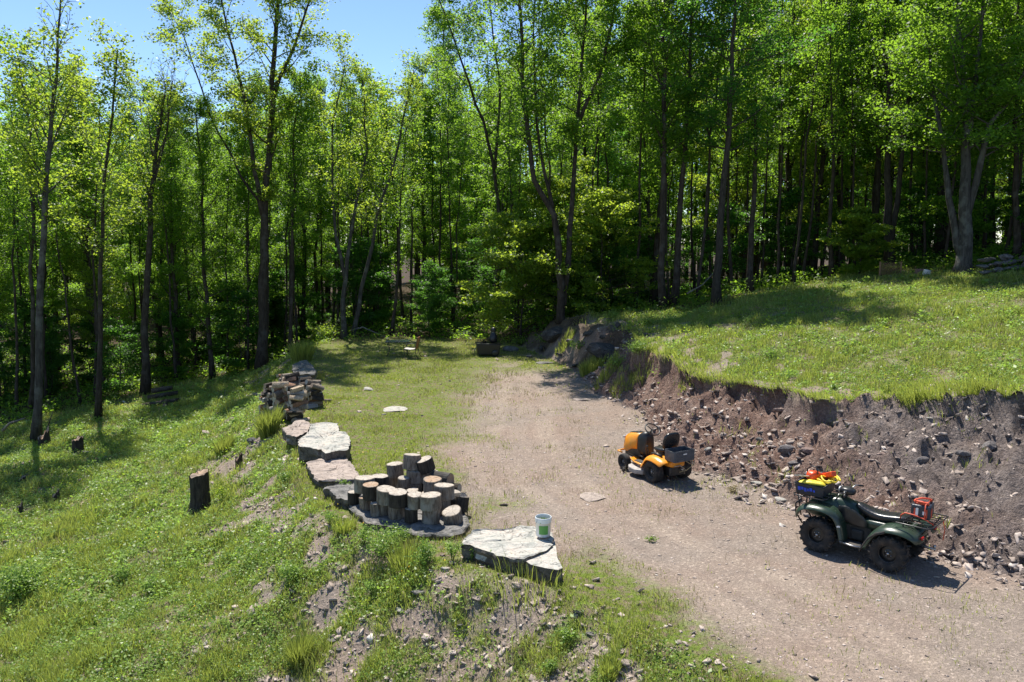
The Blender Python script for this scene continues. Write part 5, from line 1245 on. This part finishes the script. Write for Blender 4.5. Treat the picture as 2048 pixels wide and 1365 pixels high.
def mower():
    rl = onz(1307, 963, 0); fl = onz(1251, 938, 0); fwd = fl - rl; fwd.z = 0; fwd.normalize(); lat = Vector((-fwd.y, fwd.x, 0))
    c = (rl + fl) / 2 - lat * .40; ang = math.atan2(fwd.y, fwd.x)
    r = empty('lawn_tractor', (c.x, c.y, max(hz(c.x, c.y), hz(rl.x, rl.y)) - .01), ang, 'yellow and black ride on lawn mower parked at the foot of the bank', 'mower')
    r.scale = (1.01,) * 3
    PRINTS.extend([(rl.x, rl.y, .3), (fl.x, fl.y, .3), (c.x, c.y, .6)])
    for s in (1, -1):
        wheel(r, (-.55, s * .40, .255), .255, .22, .135, 0, 'matte_blk', s); wheel(r, (.62, s * .38, .19), .19, .15, .095, 0, 'matte_blk', s)
    m = MB(); m.loft([sec(x, w, a, b, .5, topw=tw) for x, w, a, b, tw in ((.95, .14, .36, .66, .8), (.93, .20, .33, .76, .66), (.80, .235, .36, .83, .60), (.60, .24, .46, .87, .60), (.40, .235, .50, .90, .62), (.38, .22, .52, .89, .62))])
    m.build('hood', 'yellow', r, bev=.012)
    m = MB(); m.loft([sec(x, w, a, b, .6) for x, w, a, b in ((.84, .07, .78, .835), (.70, .08, .82, .868), (.50, .09, .85, .90), (.44, .10, .86, .905))]); m.build('hood_stripe', 'blk', r)
    m = MB(); m.box((.955, 0, .55), (.03, .26, .2), bev=.01); m.build('grille', 'blk', r)
    for s in (1, -1): MB().box((.945, s * .15, .70), (.05, .09, .06), bev=.015).build('headlight', 'lens', r)
    m = MB(); m.tube([(.9, .26, .33), (1.06, .26, .33), (1.10, .15, .33), (1.10, -.15, .33), (1.06, -.26, .33), (.9, -.26, .33)], .022, 8); m.build('bumper', 'yellow', r)
    m = MB(); m.loft([sec(x, w, a, b, .55, topw=.9) for x, w, a, b in ((.45, .20, .44, .86), (.36, .20, .40, .92), (.24, .18, .36, .98), (.15, .14, .34, .95), (.12, .10, .34, .86))]); m.build('dashboard', 'blk', r, sub=1)
    m = MB(); q = rotm('Y', -.62); cc = Vector((.06, 0, 1.05))
    m.tube([cc + q @ Vector((.18 * math.cos(a), .18 * math.sin(a), 0)) for a in np.linspace(0, 2 * math.pi, 29)[:-1]], .015, 8, closed=True)
    for a in (0.5, 2.6, 4.7): m.tube([cc + q @ Vector((0, 0, -.02)), cc + q @ Vector((.18 * math.cos(a), .18 * math.sin(a), 0))], .012, 6)
    m.tube([cc + q @ Vector((0, 0, -.01)), cc + q @ Vector((0, 0, -.24))], .025, 10); m.build('steering_wheel', 'blk', r)
    for s in (1, -1):
        pf = [(-.10, .30), (-.17, .36), (-.26, .50), (-.36, .585), (-.52, .61), (-.70, .60), (-.86, .56), (-.93, .52)]
        MB().sheet(fender_strip(pf, .14, .52, .10, s, widths=[(.2, .50), (.18, .51), (.16, .515), (.12, .52), (.10, .52), (.1, .52), (.1, .51), (.1, .49)])).build('rear_fender', 'yellow', r, solid=.02, sub=1)
        m = MB(); m.sheet([[(x, s * y, .295 + (.03 if x > .38 else 0)) for y in (.14, .26, .36, .44 - max(0, x - .1) * .25)] for x in (-.14, 0, .15, .3, .42)]); m.build('footboard', 'yellow', r, solid=.02)
        MB().box((.08, s * .29, .315), (.34, .17, .012), bev=.004).build('foot_mat', 'matte_blk', r)
        m = MB(); m.loft([sec(x, .03, a, b, .7, yo=s * .30) for x, a, b in ((-.70, .612, .66), (-.5, .618, .665), (-.34, .6, .64))]); m.build('fender_trim', 'blk', r)
        MB().tube([(-.30, s * .36, .6), (-.24, s * .36, .74)], .01, 6).tube([(-.245, s * .36, .72), (-.235, s * .36, .78)], .02, 8).build('lever', 'blk', r)
        m = MB(); m.tube([(.62, s * .05, .24), (.62, s * .34, .2)], .022, 8); m.tube([(.62, s * .29, .14), (.62, s * .29, .30)], .022, 8); m.build('front_axle', 'blk', r)
        MB().box((.18, s * .2, .40), (.1, .06, .02), bev=.004).build('pedal', 'matte_blk', r)
    m = MB(); m.loft([sec(x, w, a, b, .5) for x, w, a, b in ((-.06, .17, .34, .46), (-.2, .19, .34, .58), (-.5, .21, .36, .62), (-.85, .22, .36, .58), (-.94, .2, .40, .54))]); m.build('rear_body', 'yellow', r, sub=1)
    m = MB(); m.box((.2, 0, .30), (1.5, .26, .10), bev=.01); m.box((.55, 0, .42), (.5, .34, .22), bev=.03); m.box((-.70, 0, .30), (.42, .44, .22), bev=.03); m.build('chassis', 'blk', r)
    # seat
    m = MB(); m.loft([sec(x, w, a, b, .6) for x, w, a, b in ((-.20, .15, .66, .72), (-.26, .20, .65, .745), (-.42, .215, .65, .75), (-.58, .20, .66, .77), (-.64, .16, .68, .78))]); m.build('seat', 'vinyl', r, sub=1)
    q = rotm('Y', -.22); m = MB(); secs = []
    for z, w, d in ((.0, .18, .05), (.06, .225, .06), (.18, .235, .062), (.28, .22, .055), (.34, .17, .045), (.36, .10, .03)):
        secs.append([(-.60 - z * .25 + d * math.copysign(abs(math.cos(a)) ** .7, math.cos(a)) - .02 * (1 - math.cos(a)) * 0, w * math.copysign(abs(math.sin(a)) ** .7, math.sin(a)), .74 + z * 1.12) for a in np.linspace(0, 2 * math.pi, 21)[:-1]])
    m.loft(secs); m.build('seat_back', 'vinyl', r, sub=1)
    MB().box((-.42, 0, .635), (.3, .3, .05), bev=.01).build('seat_pan', 'blk', r)
    # deck
    m = MB(); pl = [(.36, .30), (.30, .50), (.12, .60), (-.12, .60), (-.26, .48), (-.26, -.48), (-.1, -.56), (.14, -.56), (.32, -.46), (.38, -.2)]
    m.prism(pl, .10, .215, bev=.02, seg=2); m.lathe([(.0001, .26), (.09, .255), (.11, .21)], 16, (.08, .28, 0), closed=False); m.lathe([(.0001, .26), (.09, .255), (.11, .21)], 16, (.08, -.28, 0), closed=False); m.build('mower_deck', 'deck', r)
    m = MB(); m.tube([(.44, .52, .07), (.36, .62, .07), (.36, .62, .14), (.28, .56, .17)], .012, 6); m.lathe([(.0001, -.02), (.05, -.02), (.055, 0), (.05, .02), (.0001, .02)], 16, (.42, .54, .055), 'y'); m.build('gauge_wheel', 'matte_blk', r)
    m = MB(); m.tube([(-.92, -.05, .36), (-1.02, -.05, .36)], .02, 8); m.tube([(-.92, .12, .42), (-.98, 0, .45), (-.95, -.2, .30)], .012, 6); m.build('tow_bar', 'steel', r)
    bpy.context.view_layer.update(); W = r.matrix_world
    e = empty('plastic_crate', W @ Vector((-.93, -.02, .57)), ang + .04, 'dark grey open crate tied behind the seat of the yellow mower', 'crate')
    m = MB(); w, d, hh = .34, .57, .24; t = .014
    m.box((0, 0, .008), (w, d, .014)); 
    m.box((w / 2, 0, hh / 2), (t, d, hh), bev=.004, seg=1); m.box((-w / 2, 0, hh / 2), (t, d, hh), bev=.004, seg=1); m.box((0, d / 2, hh / 2), (w, t, hh * .998), bev=.004, seg=1); m.box((0, -d / 2, hh / 2), (w, t, hh * .998), bev=.004, seg=1)
    for z in (.05, .10, .19): m.box((-w / 2 - t * .6, 0, z), (.006, d * .98, .012)); m.box((0, d / 2 + t * .6, z), (w * .98, .006, .012))
    for y in (-.2, 0, .2): m.box((-w / 2 - t * .6, y, hh / 2), (.007, .012, hh * .9))
    m.build('shell', 'crate_g', e)
    m = MB(); m.tube([(w / 2, d / 2, hh), (-w / 2, d / 2, hh), (-w / 2, -d / 2, hh), (w / 2, -d / 2, hh)], .013, 6, closed=True); m.build('rim', 'crate_g', e)
    MB().box((-w / 2 - .014, 0, hh * .72), (.006, .10, .022)).build('handle_slot', 'white_p', e)
    m = MB(); m.tube([(-.12, -.22, 0), (-.17, -.30, -.10), (-.1, -.12, -.24), (-.03, .02, -.28)], .008, 6); m.tube([(-.14, -.05, 0), (-.17, -.16, -.07), (-.15, -.30, -.14)], .008, 6); o = m.build('tie_rope', 'rope', e)
mower()

# ================================================================ PLANTS that stand out
def leafy_plant(px, py, hh, rad, n, label, mat='weed', ls=.05, name='leafy_weed', cat='plant', up=.5, D=None):
    g = ground(px, py); root = empty(name, g, 0, label, cat)
    m = MB(); cl = []
    for i in range(max(4, int(rad * 40))):
        a = rs.uniform(0, 6.28); rr_ = rad * rs.uniform(.1, .9); e = Vector((rr_ * math.cos(a), rr_ * math.sin(a), hh * rs.uniform(.6, 1.05) * (1 - .35 * rr_ / rad)))
        mid = e * .5 + Vector((0, 0, hh * .1)); m.tube([(0.1 * e.x, .1 * e.y, 0), mid, e], .004, 4)
        cl += [e, mid, mid.lerp(e, .5)]
    m.build('stem', 'weed', root)
    C = np.array([list(c) for c in cl]); k = rs.integers(0, len(C), n); c = C[k] + rs.normal(size=(n, 3)) * rad * .16; c[:, 2] = np.maximum(c[:, 2], .01)
    v, f = leaf_arrays(c, rand_normals(n, up, rs), ls * rs.uniform(.6, 1.4, n), rs, aspect=.55)
    link('foliage', arr_mesh('foliage', v, f, {'v': np.repeat(rs.uniform(0, 1, n), 4)}), mat, root)
def grass_tuft(px, py, hh, rad, n, label, mat='grass', off=(0, 0)):
    g = ground(px, py); a = rs.uniform(0, 6.28, n); r0 = rad * np.sqrt(rs.uniform(0, 1, n)) * .6; x = r0 * np.cos(a); y = r0 * np.sin(a)
    H = hh * rs.uniform(.5, 1.1, n); sp_ = rs.uniform(.1, .55, n); w = rs.uniform(.006, .014, n) * max(1, g.y / 16); a2 = rs.uniform(0, 6.28, n)
    dx = x / rad * .5 * hh + np.cos(a2) * sp_ * H * .5; dy = y / rad * .5 * hh + np.sin(a2) * sp_ * H * .5; wx = np.cos(a2 + 1.57) * w * .5; wy = np.sin(a2 + 1.57) * w * .5
    zb = h(g.x + x, g.y + y) - g.z - .01
    V = np.stack([np.stack([x - wx, y - wy, zb], 1), np.stack([x + wx, y + wy, zb], 1), np.stack([x + wx + dx * .4, y + wy + dy * .4, zb + H * .65], 1), np.stack([x - wx + dx * .4, y - wy + dy * .4, zb + H * .65], 1), np.stack([x + dx, y + dy, zb + H], 1)], 1).reshape(-1, 3)
    i5 = np.arange(n) * 5; Tt = np.concatenate([np.stack([i5, i5 + 1, i5 + 2], 1), np.stack([i5, i5 + 2, i5 + 3], 1), np.stack([i5 + 3, i5 + 2, i5 + 4], 1)])
    o = link('grass_tuft', arr_mesh('grass_tuft', V, Tt, {'v': np.repeat(rs.uniform(0, 1, n), 5)}), mat); o.location = g
    tag(o, label, 'grass tuft')
leafy_plant(45, 1200, .75, .75, 1500, 'big leafy bush at the left edge of the slope', ls=.07, name='leafy_bush')
leafy_plant(765, 1122, .6, .42, 1000, 'leafy clump below the left of the log rounds', ls=.045)
leafy_plant(800, 1085, .32, .25, 500, 'bluish leaved weed against the log round slab', ls=.04)
leafy_plant(725, 1092, .42, .26, 420, 'weed in front of the left end of the log round slab', ls=.04)
leafy_plant(850, 1136, .5, .36, 600, 'leafy weed hiding the front edge of the log round slab', ls=.042)
leafy_plant(905, 1124, .38, .24, 340, 'weed between the log round slab and the bucket slab', ls=.04)
leafy_plant(660, 1052, .36, .28, 320, 'weed below the small angular slab', ls=.04)
grass_tuft(815, 1124, .42, .5, 380, 'thin grass along the front of the log round slab')
grass_tuft(690, 1060, .28, .35, 260, 'thin grass below the left end of the log round slab')
leafy_plant(985, 1135, .28, .16, 220, 'dark leaved weed in the shade of the bucket slab', ls=.045)
leafy_plant(945, 1120, .25, .14, 200, 'small weed at the left corner of the bucket slab', ls=.04)
leafy_plant(1100, 1350, .22, .16, 220, 'weed clump near the bottom edge left of the foreground stones', ls=.04)
leafy_plant(1130, 1290, .26, .2, 320, 'weed clump between the two foreground stone groups', ls=.04)
leafy_plant(745, 1185, .22, .2, 260, 'small round weed on the scree edge', ls=.04)
leafy_plant(580, 1160, .28, .3, 400, 'fern like plant in the middle of the left slope', ls=.05)
leafy_plant(250, 1160, .3, .35, 450, 'pale leaved weed on the left slope', ls=.05)
leafy_plant(300, 1190, .35, .3, 420, 'dark green weed on the left slope below the stump', ls=.05)
leafy_plant(445, 1010, .5, .28, 300, 'yellow green weed right of the tall stump', ls=.045, mat='leaf_y')
leafy_plant(692, 985, .3, .2, 300, 'weed growing before the pinkish slab', ls=.04)
leafy_plant(570, 975, .4, .3, 300, 'weed at the edge of the upper left slope', ls=.05)
leafy_plant(1466, 985, .14, .2, 350, 'mossy brown green clump at the bank foot', ls=.03, mat='straw')
leafy_plant(1303, 1087, .10, .13, 120, 'small blue green weed alone on the drive', ls=.035)
leafy_plant(1540, 720, .4, .5, 350, 'weed patch on the turf at the bank top', ls=.06)
leafy_plant(650, 680, .9, .8, 500, 'pale leafy shrub at the left corner of the clearing', ls=.1, mat='leaf_y', name='leafy_bush')
grass_tuft(540, 870, .75, .42, 900, 'tall bright grass clump left of the firewood stack')
grass_tuft(1185, 745, .6, .8, 600, 'tall grass clump in front of the dark boulder')
grass_tuft(605, 722, .9, .7, 700, 'tall grass at the left corner of the clearing')
grass_tuft(600, 1325, .4, .28, 800, 'bright grass clump at the bottom left')
grass_tuft(450, 905, .5, .4, 500, 'grass clump on the upper left slope')
grass_tuft(1060, 1172, .36, .95, 200, 'tall thin grass before the bucket slab', off=(0, 0))
grass_tuft(1220, 1350, .25, .2, 300, 'grass clump beside the largest foreground stone')
grass_tuft(545, 835, .5, .3, 300, 'grass clump behind the left end of the firewood stack')

for i, (a, b, w, k, lb) in enumerate(((1085, 700, 26, 2, 'grey stone left of the foot of the rocky back corner'), (1140, 688, 34, 0, 'low dark stone under the twin trunk maple roots'), (1175, 672, 30, 3, 'stone in the shaded rubble behind the dark boulder'), (1235, 655, 26, 5, 'small stone near the top of the shaded rubble'),
        (1255, 690, 34, 0, 'stone right of the dark boulder'), (1150, 735, 30, 1, 'flat stone left of the tall grass by the boulder'), (1290, 672, 22, 3, 'stone at the top of the bank end'), (1060, 715, 22, 0, 'small stone right of the pale grey boulder'), (1205, 680, 20, 5, 'small stone above the dark boulder'), (1120, 712, 24, 1, 'thin flat stone before the rocky back corner'))):
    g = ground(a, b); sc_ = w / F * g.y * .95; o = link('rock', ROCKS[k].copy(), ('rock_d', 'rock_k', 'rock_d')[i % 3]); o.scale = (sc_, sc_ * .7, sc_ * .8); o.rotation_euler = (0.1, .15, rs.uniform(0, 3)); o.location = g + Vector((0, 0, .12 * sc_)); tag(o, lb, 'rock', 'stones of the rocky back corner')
for i, (a, b, lb) in enumerate(((1235, 735, 'weedy clump right of the dark boulder'), (1275, 705, 'weedy clump at the end of the bank'), (1160, 700, 'weedy clump left of the dark boulder'), (1300, 650, 'weedy clump at the lawn corner above the bank end'), (1090, 685, 'weedy clump by the back boulder'), (1225, 640, 'weedy clump at the woods foot behind the rubble'), (1340, 650, 'weedy clump on the shaded lawn corner'), (1040, 690, 'weedy clump behind the pale grey boulder'))):
    leafy_plant(a, b, .38, .6, 420, lb, ls=.07)
for i, (a, b, hh_, lb) in enumerate(((1215, 745, .7, 'grass clump hanging over the drive at the back corner'), (1290, 735, .5, 'grass clump on the bank end'), (1245, 765, .45, 'grass clump at the foot of the bank end'), (1385, 750, .3, 'grass fringe hanging at the bank top left end'), (1130, 690, .6, 'grass clump under the twin trunk maple'))):
    grass_tuft(a, b, hh_ * .55, .7, 260, lb)
# ================================================================ GROUND COVER
def gr(x, y): return grassiness(x, y) * (1 - .8 * wooded(x, y))
blades(1250000, .03, .14, .014, lambda x, y: gr(x, y) ** 1.3 * (.25 + 1.2 * fbm(x, y, 1.7, 3, 33) ** 1.2), 'grass', 'grass', 'green grass growing over the slope and the clearing', 'grass', power=1.5,
       hfn=lambda x, y: .62 + .9 * sstep(-.4, .6, left_d(x, y)) + .8 * (x > np.interp(y, TOE_Y, TOE_X)))
blades(300000, .05, .16, .009, lambda x, y: (.3 + .7 * gr(x, y)) * (.2 + 1.1 * sstep(.45, .62, fbm(x, y, .8, 3, 35))) * (masks(x, y)[4] < .3) * (1 - wooded(x, y)) * (.12 + .88 * (gr(x, y) > .12)) * (1 - .55 * (left_d(x, y) < -.3) * (y > 15) * (gr(x, y) > .5)), 'straw', 'dry_grass', 'dry yellowish grass stems mixed into the turf', 'grass', power=1.6)
# leafy ground cover
def cover(n, per, size, dens, name, label, mat='weed', power=1.5, rr=(.05, .16), hr=(.04, .24)):
    x, y = scatter(n, power=power); k = rg.uniform(0, 1, n) < dens(x, y); x, y = x[k], y[k]
    for (a, b, r) in PRINTS: k = (x - a) ** 2 + (y - b) ** 2 > r * r; x, y = x[k], y[k]
    rep = np.repeat(np.arange(len(x)), per); m = len(rep); rad = rg.uniform(*rr, len(x))[rep]
    X = x[rep] + rg.normal(size=m) * rad; Y = y[rep] + rg.normal(size=m) * rad
    Z = h(X, Y) + rg.uniform(.01, 1, m) * rg.uniform(*hr, len(x))[rep]
    v, f = leaf_arrays(np.stack([X, Y, Z], 1), rand_normals(m, .9, rg), size * (Y / 16) ** .6 * rg.uniform(.5, 1.4, m), rg, aspect=.6)
    va = np.clip(rg.uniform(.1, .9, len(x))[rep] + rg.normal(size=m) * .12, 0, 1)
    return tag(link(name, arr_mesh(name, v, f, {'v': np.repeat(va, 4)}), mat), label, 'ground cover', kind='stuff')
def side_d(x, y): return np.clip(sstep(-.2, .8, left_d(x, y)) + .6 * (masks(x, y)[6]), 0, 1)
cover(80000, 14, .05, lambda x, y: gr(x, y) ** 2 * side_d(x, y) * (.2 + 1.0 * fbm(x, y, 1.2, 3, 37)), 'ground_cover', 'low leafy weeds and ferns spread over the slope and upper lawn')
cover(16000, 10, .055, lambda x, y: gr(x, y) * side_d(x, y) * (fbm(x, y, .9, 3, 39) > .52), 'yellow_cover', 'yellow green ferny weeds scattered over the left slope', 'leaf_y')
M['petal'] = leaf_mat('flower_petal', (.75, .42, .02), (.85, .62, .04), (.5, .35, .02), .2)
cover(5200, 2, .035, lambda x, y: (gr(x, y) > .4) * sstep(.58, .7, fbm(x, y, .6, 3, 95)), 'flowers', 'tiny yellow wild flowers dotted through the grass', 'petal')
cover(2600, 34, .085, lambda x, y: gr(x, y) * side_d(x, y) * (fbm(x, y, .7, 3, 43) > .50) * .8, 'broadleaf_weeds', 'taller broad leaved weeds in patches over the slope', rr=(.08, .26), hr=(.15, .42))
cover(1500, 30, .06, lambda x, y: gr(x, y) * side_d(x, y) * (fbm(x, y, .8, 3, 47) > .53) * .9, 'fern_patches', 'pale ferny tufts in patches over the slope', 'leaf_y', rr=(.08, .22), hr=(.12, .38))
cover(1600, 22, .05, lambda x, y: np.clip(gr(x, y) * 1.3, 0, 1) * side_d(x, y) * (fbm(x, y, 1.0, 3, 48) > .55), 'dead_weeds', 'dry brown weed litter between the slope plants', 'straw', rr=(.06, .25), hr=(.03, .2))
# undergrowth inside the woods edge
xx_, yy_ = rg.uniform(-1, 1, 9000), rg.uniform(26, 62, 9000); xx_ = xx_ * (.74 * yy_); k = (wooded(xx_, yy_) > .5) & (rg.uniform(0, 1, 9000) < .8); xx_, yy_ = xx_[k], yy_[k]
rep = np.repeat(np.arange(len(xx_)), 16); m_ = len(rep); X = xx_[rep] + rg.normal(size=m_) * .35; Y = yy_[rep] + rg.normal(size=m_) * .35
Z = h(X, Y) + rg.uniform(0, 1, m_) * rg.uniform(.15, .8, len(xx_))[rep]; v, f = leaf_arrays(np.stack([X, Y, Z], 1), rand_normals(m_, .9, rg), rg.uniform(.08, .2, m_), rg)
tag(link('undergrowth', arr_mesh('undergrowth', v, f, {'v': np.repeat(rg.uniform(0, 1, m_), 4)}), 'leaf'), 'low leafy undergrowth along the floor of the woods', 'undergrowth', kind='stuff')

# loose stones
def stones(n, dens, smin, smax, name, label, power=1.5, pw=3.0, fl=(.12, .42), tl=.35):
    x, y = scatter(n, power=power); k = rg.uniform(0, 1, n) < dens(x, y); x, y = x[k], y[k]; m = len(x)
    bm = bmesh.new(); bmesh.ops.create_cube(bm, size=1); bmesh.ops.bevel(bm, geom=list(bm.verts), offset=.16, affect='VERTICES', segments=1); bmesh.ops.triangulate(bm, faces=bm.faces)
    bv = np.array([v.co[:] for v in bm.verts]); bf = np.array([[v.index for v in f.verts] for f in bm.faces]); bm.free()
    s = smin + (smax - smin) * rg.uniform(0, 1, m) ** pw; s = s * (y / 14) ** .25
    V = bv[None] * (1 + rg.normal(size=(m, len(bv), 3)) * .16) * np.stack([s, s * rg.uniform(.5, .95, m), s * rg.uniform(*fl, m)], 1)[:, None]
    a = rg.uniform(0, 6.28, m); tx, ty = rg.normal(size=m) * tl, rg.normal(size=m) * tl
    c, s_ = np.cos(a)[:, None], np.sin(a)[:, None]; X = V[..., 0] * c - V[..., 1] * s_; Y = V[..., 0] * s_ + V[..., 1] * c; Z = V[..., 2] + X * tx[:, None] + Y * ty[:, None]
    z = h(x, y) + s * .08
    P_ = np.stack([X + x[:, None], Y + y[:, None], Z + z[:, None]], -1).reshape(-1, 3)
    Fs = (bf[None] + (np.arange(m) * len(bv))[:, None, None]).reshape(-1, 3); va = np.clip(rg.normal(.5, .22, m), 0, 1)
    return tag(link(name, arr_mesh(name, P_, Fs, {'v': np.repeat(va, len(bv))}), 'stone'), label, 'stones', kind='stuff')
def d_bank(x, y):
    z, ld, t, rug, bank, slope, lawn = masks(x, y)
    w_ = .15 + .13 * sstep(15, 18, y); foot = np.exp(-((t - .04 - .12 * sstep(15, 18, y)) / w_) ** 2) * (y > 8) * (y < 34)
    return np.clip(bank * (.13 + .4 * sstep(.45, .62, fbm(x, y, .9, 3, 41))) + foot * .95, 0, 1)
stones(110000, d_bank, .02, .15, 'bank_stones', 'loose shale fragments lying on the dirt bank and along its foot', pw=3.5)
stones(30000, lambda x, y: (1 - gr(x, y)) * (masks(x, y)[4] < .2) * (masks(x, y)[6] < .2) * .9 * (1 - wooded(x, y)), .012, .06, 'drive_gravel', 'small stone chips scattered on the gravel drive', pw=4, fl=(.08, .22), tl=.1)
stones(75000, lambda x, y: np.clip(sstep(-.9, .1, left_d(x, y)) * (1 - .85 * gr(x, y)) + .05 * (gr(x, y) > .5), 0, 1) * (1 - wooded(x, y)), .015, .13, 'slope_stones', 'loose shale fragments on the slope below the slabs', power=2.2, pw=4.2)
print('script done', len(scene.objects))

# ---- labels: those still shared by a few near trees are told apart by their order from the left
def order_labels():
    by = {}
    for o in scene.objects:
        if o.parent is None and o.get('group') in ('trees of the shaded woods', 'saplings along the foot of the woods'): by.setdefault(o['label'], []).append(o)
    words = ['first', 'second', 'third', 'fourth', 'fifth', 'sixth', 'seventh', 'eighth', 'ninth', 'tenth']
    for lb, os_ in by.items():
        if 1 < len(os_) <= 10:
            os_.sort(key=lambda o: o.location.x / o.location.y)
            for w, o in zip(words, os_): o['label'] = w + ' from left, ' + lb
order_labels()
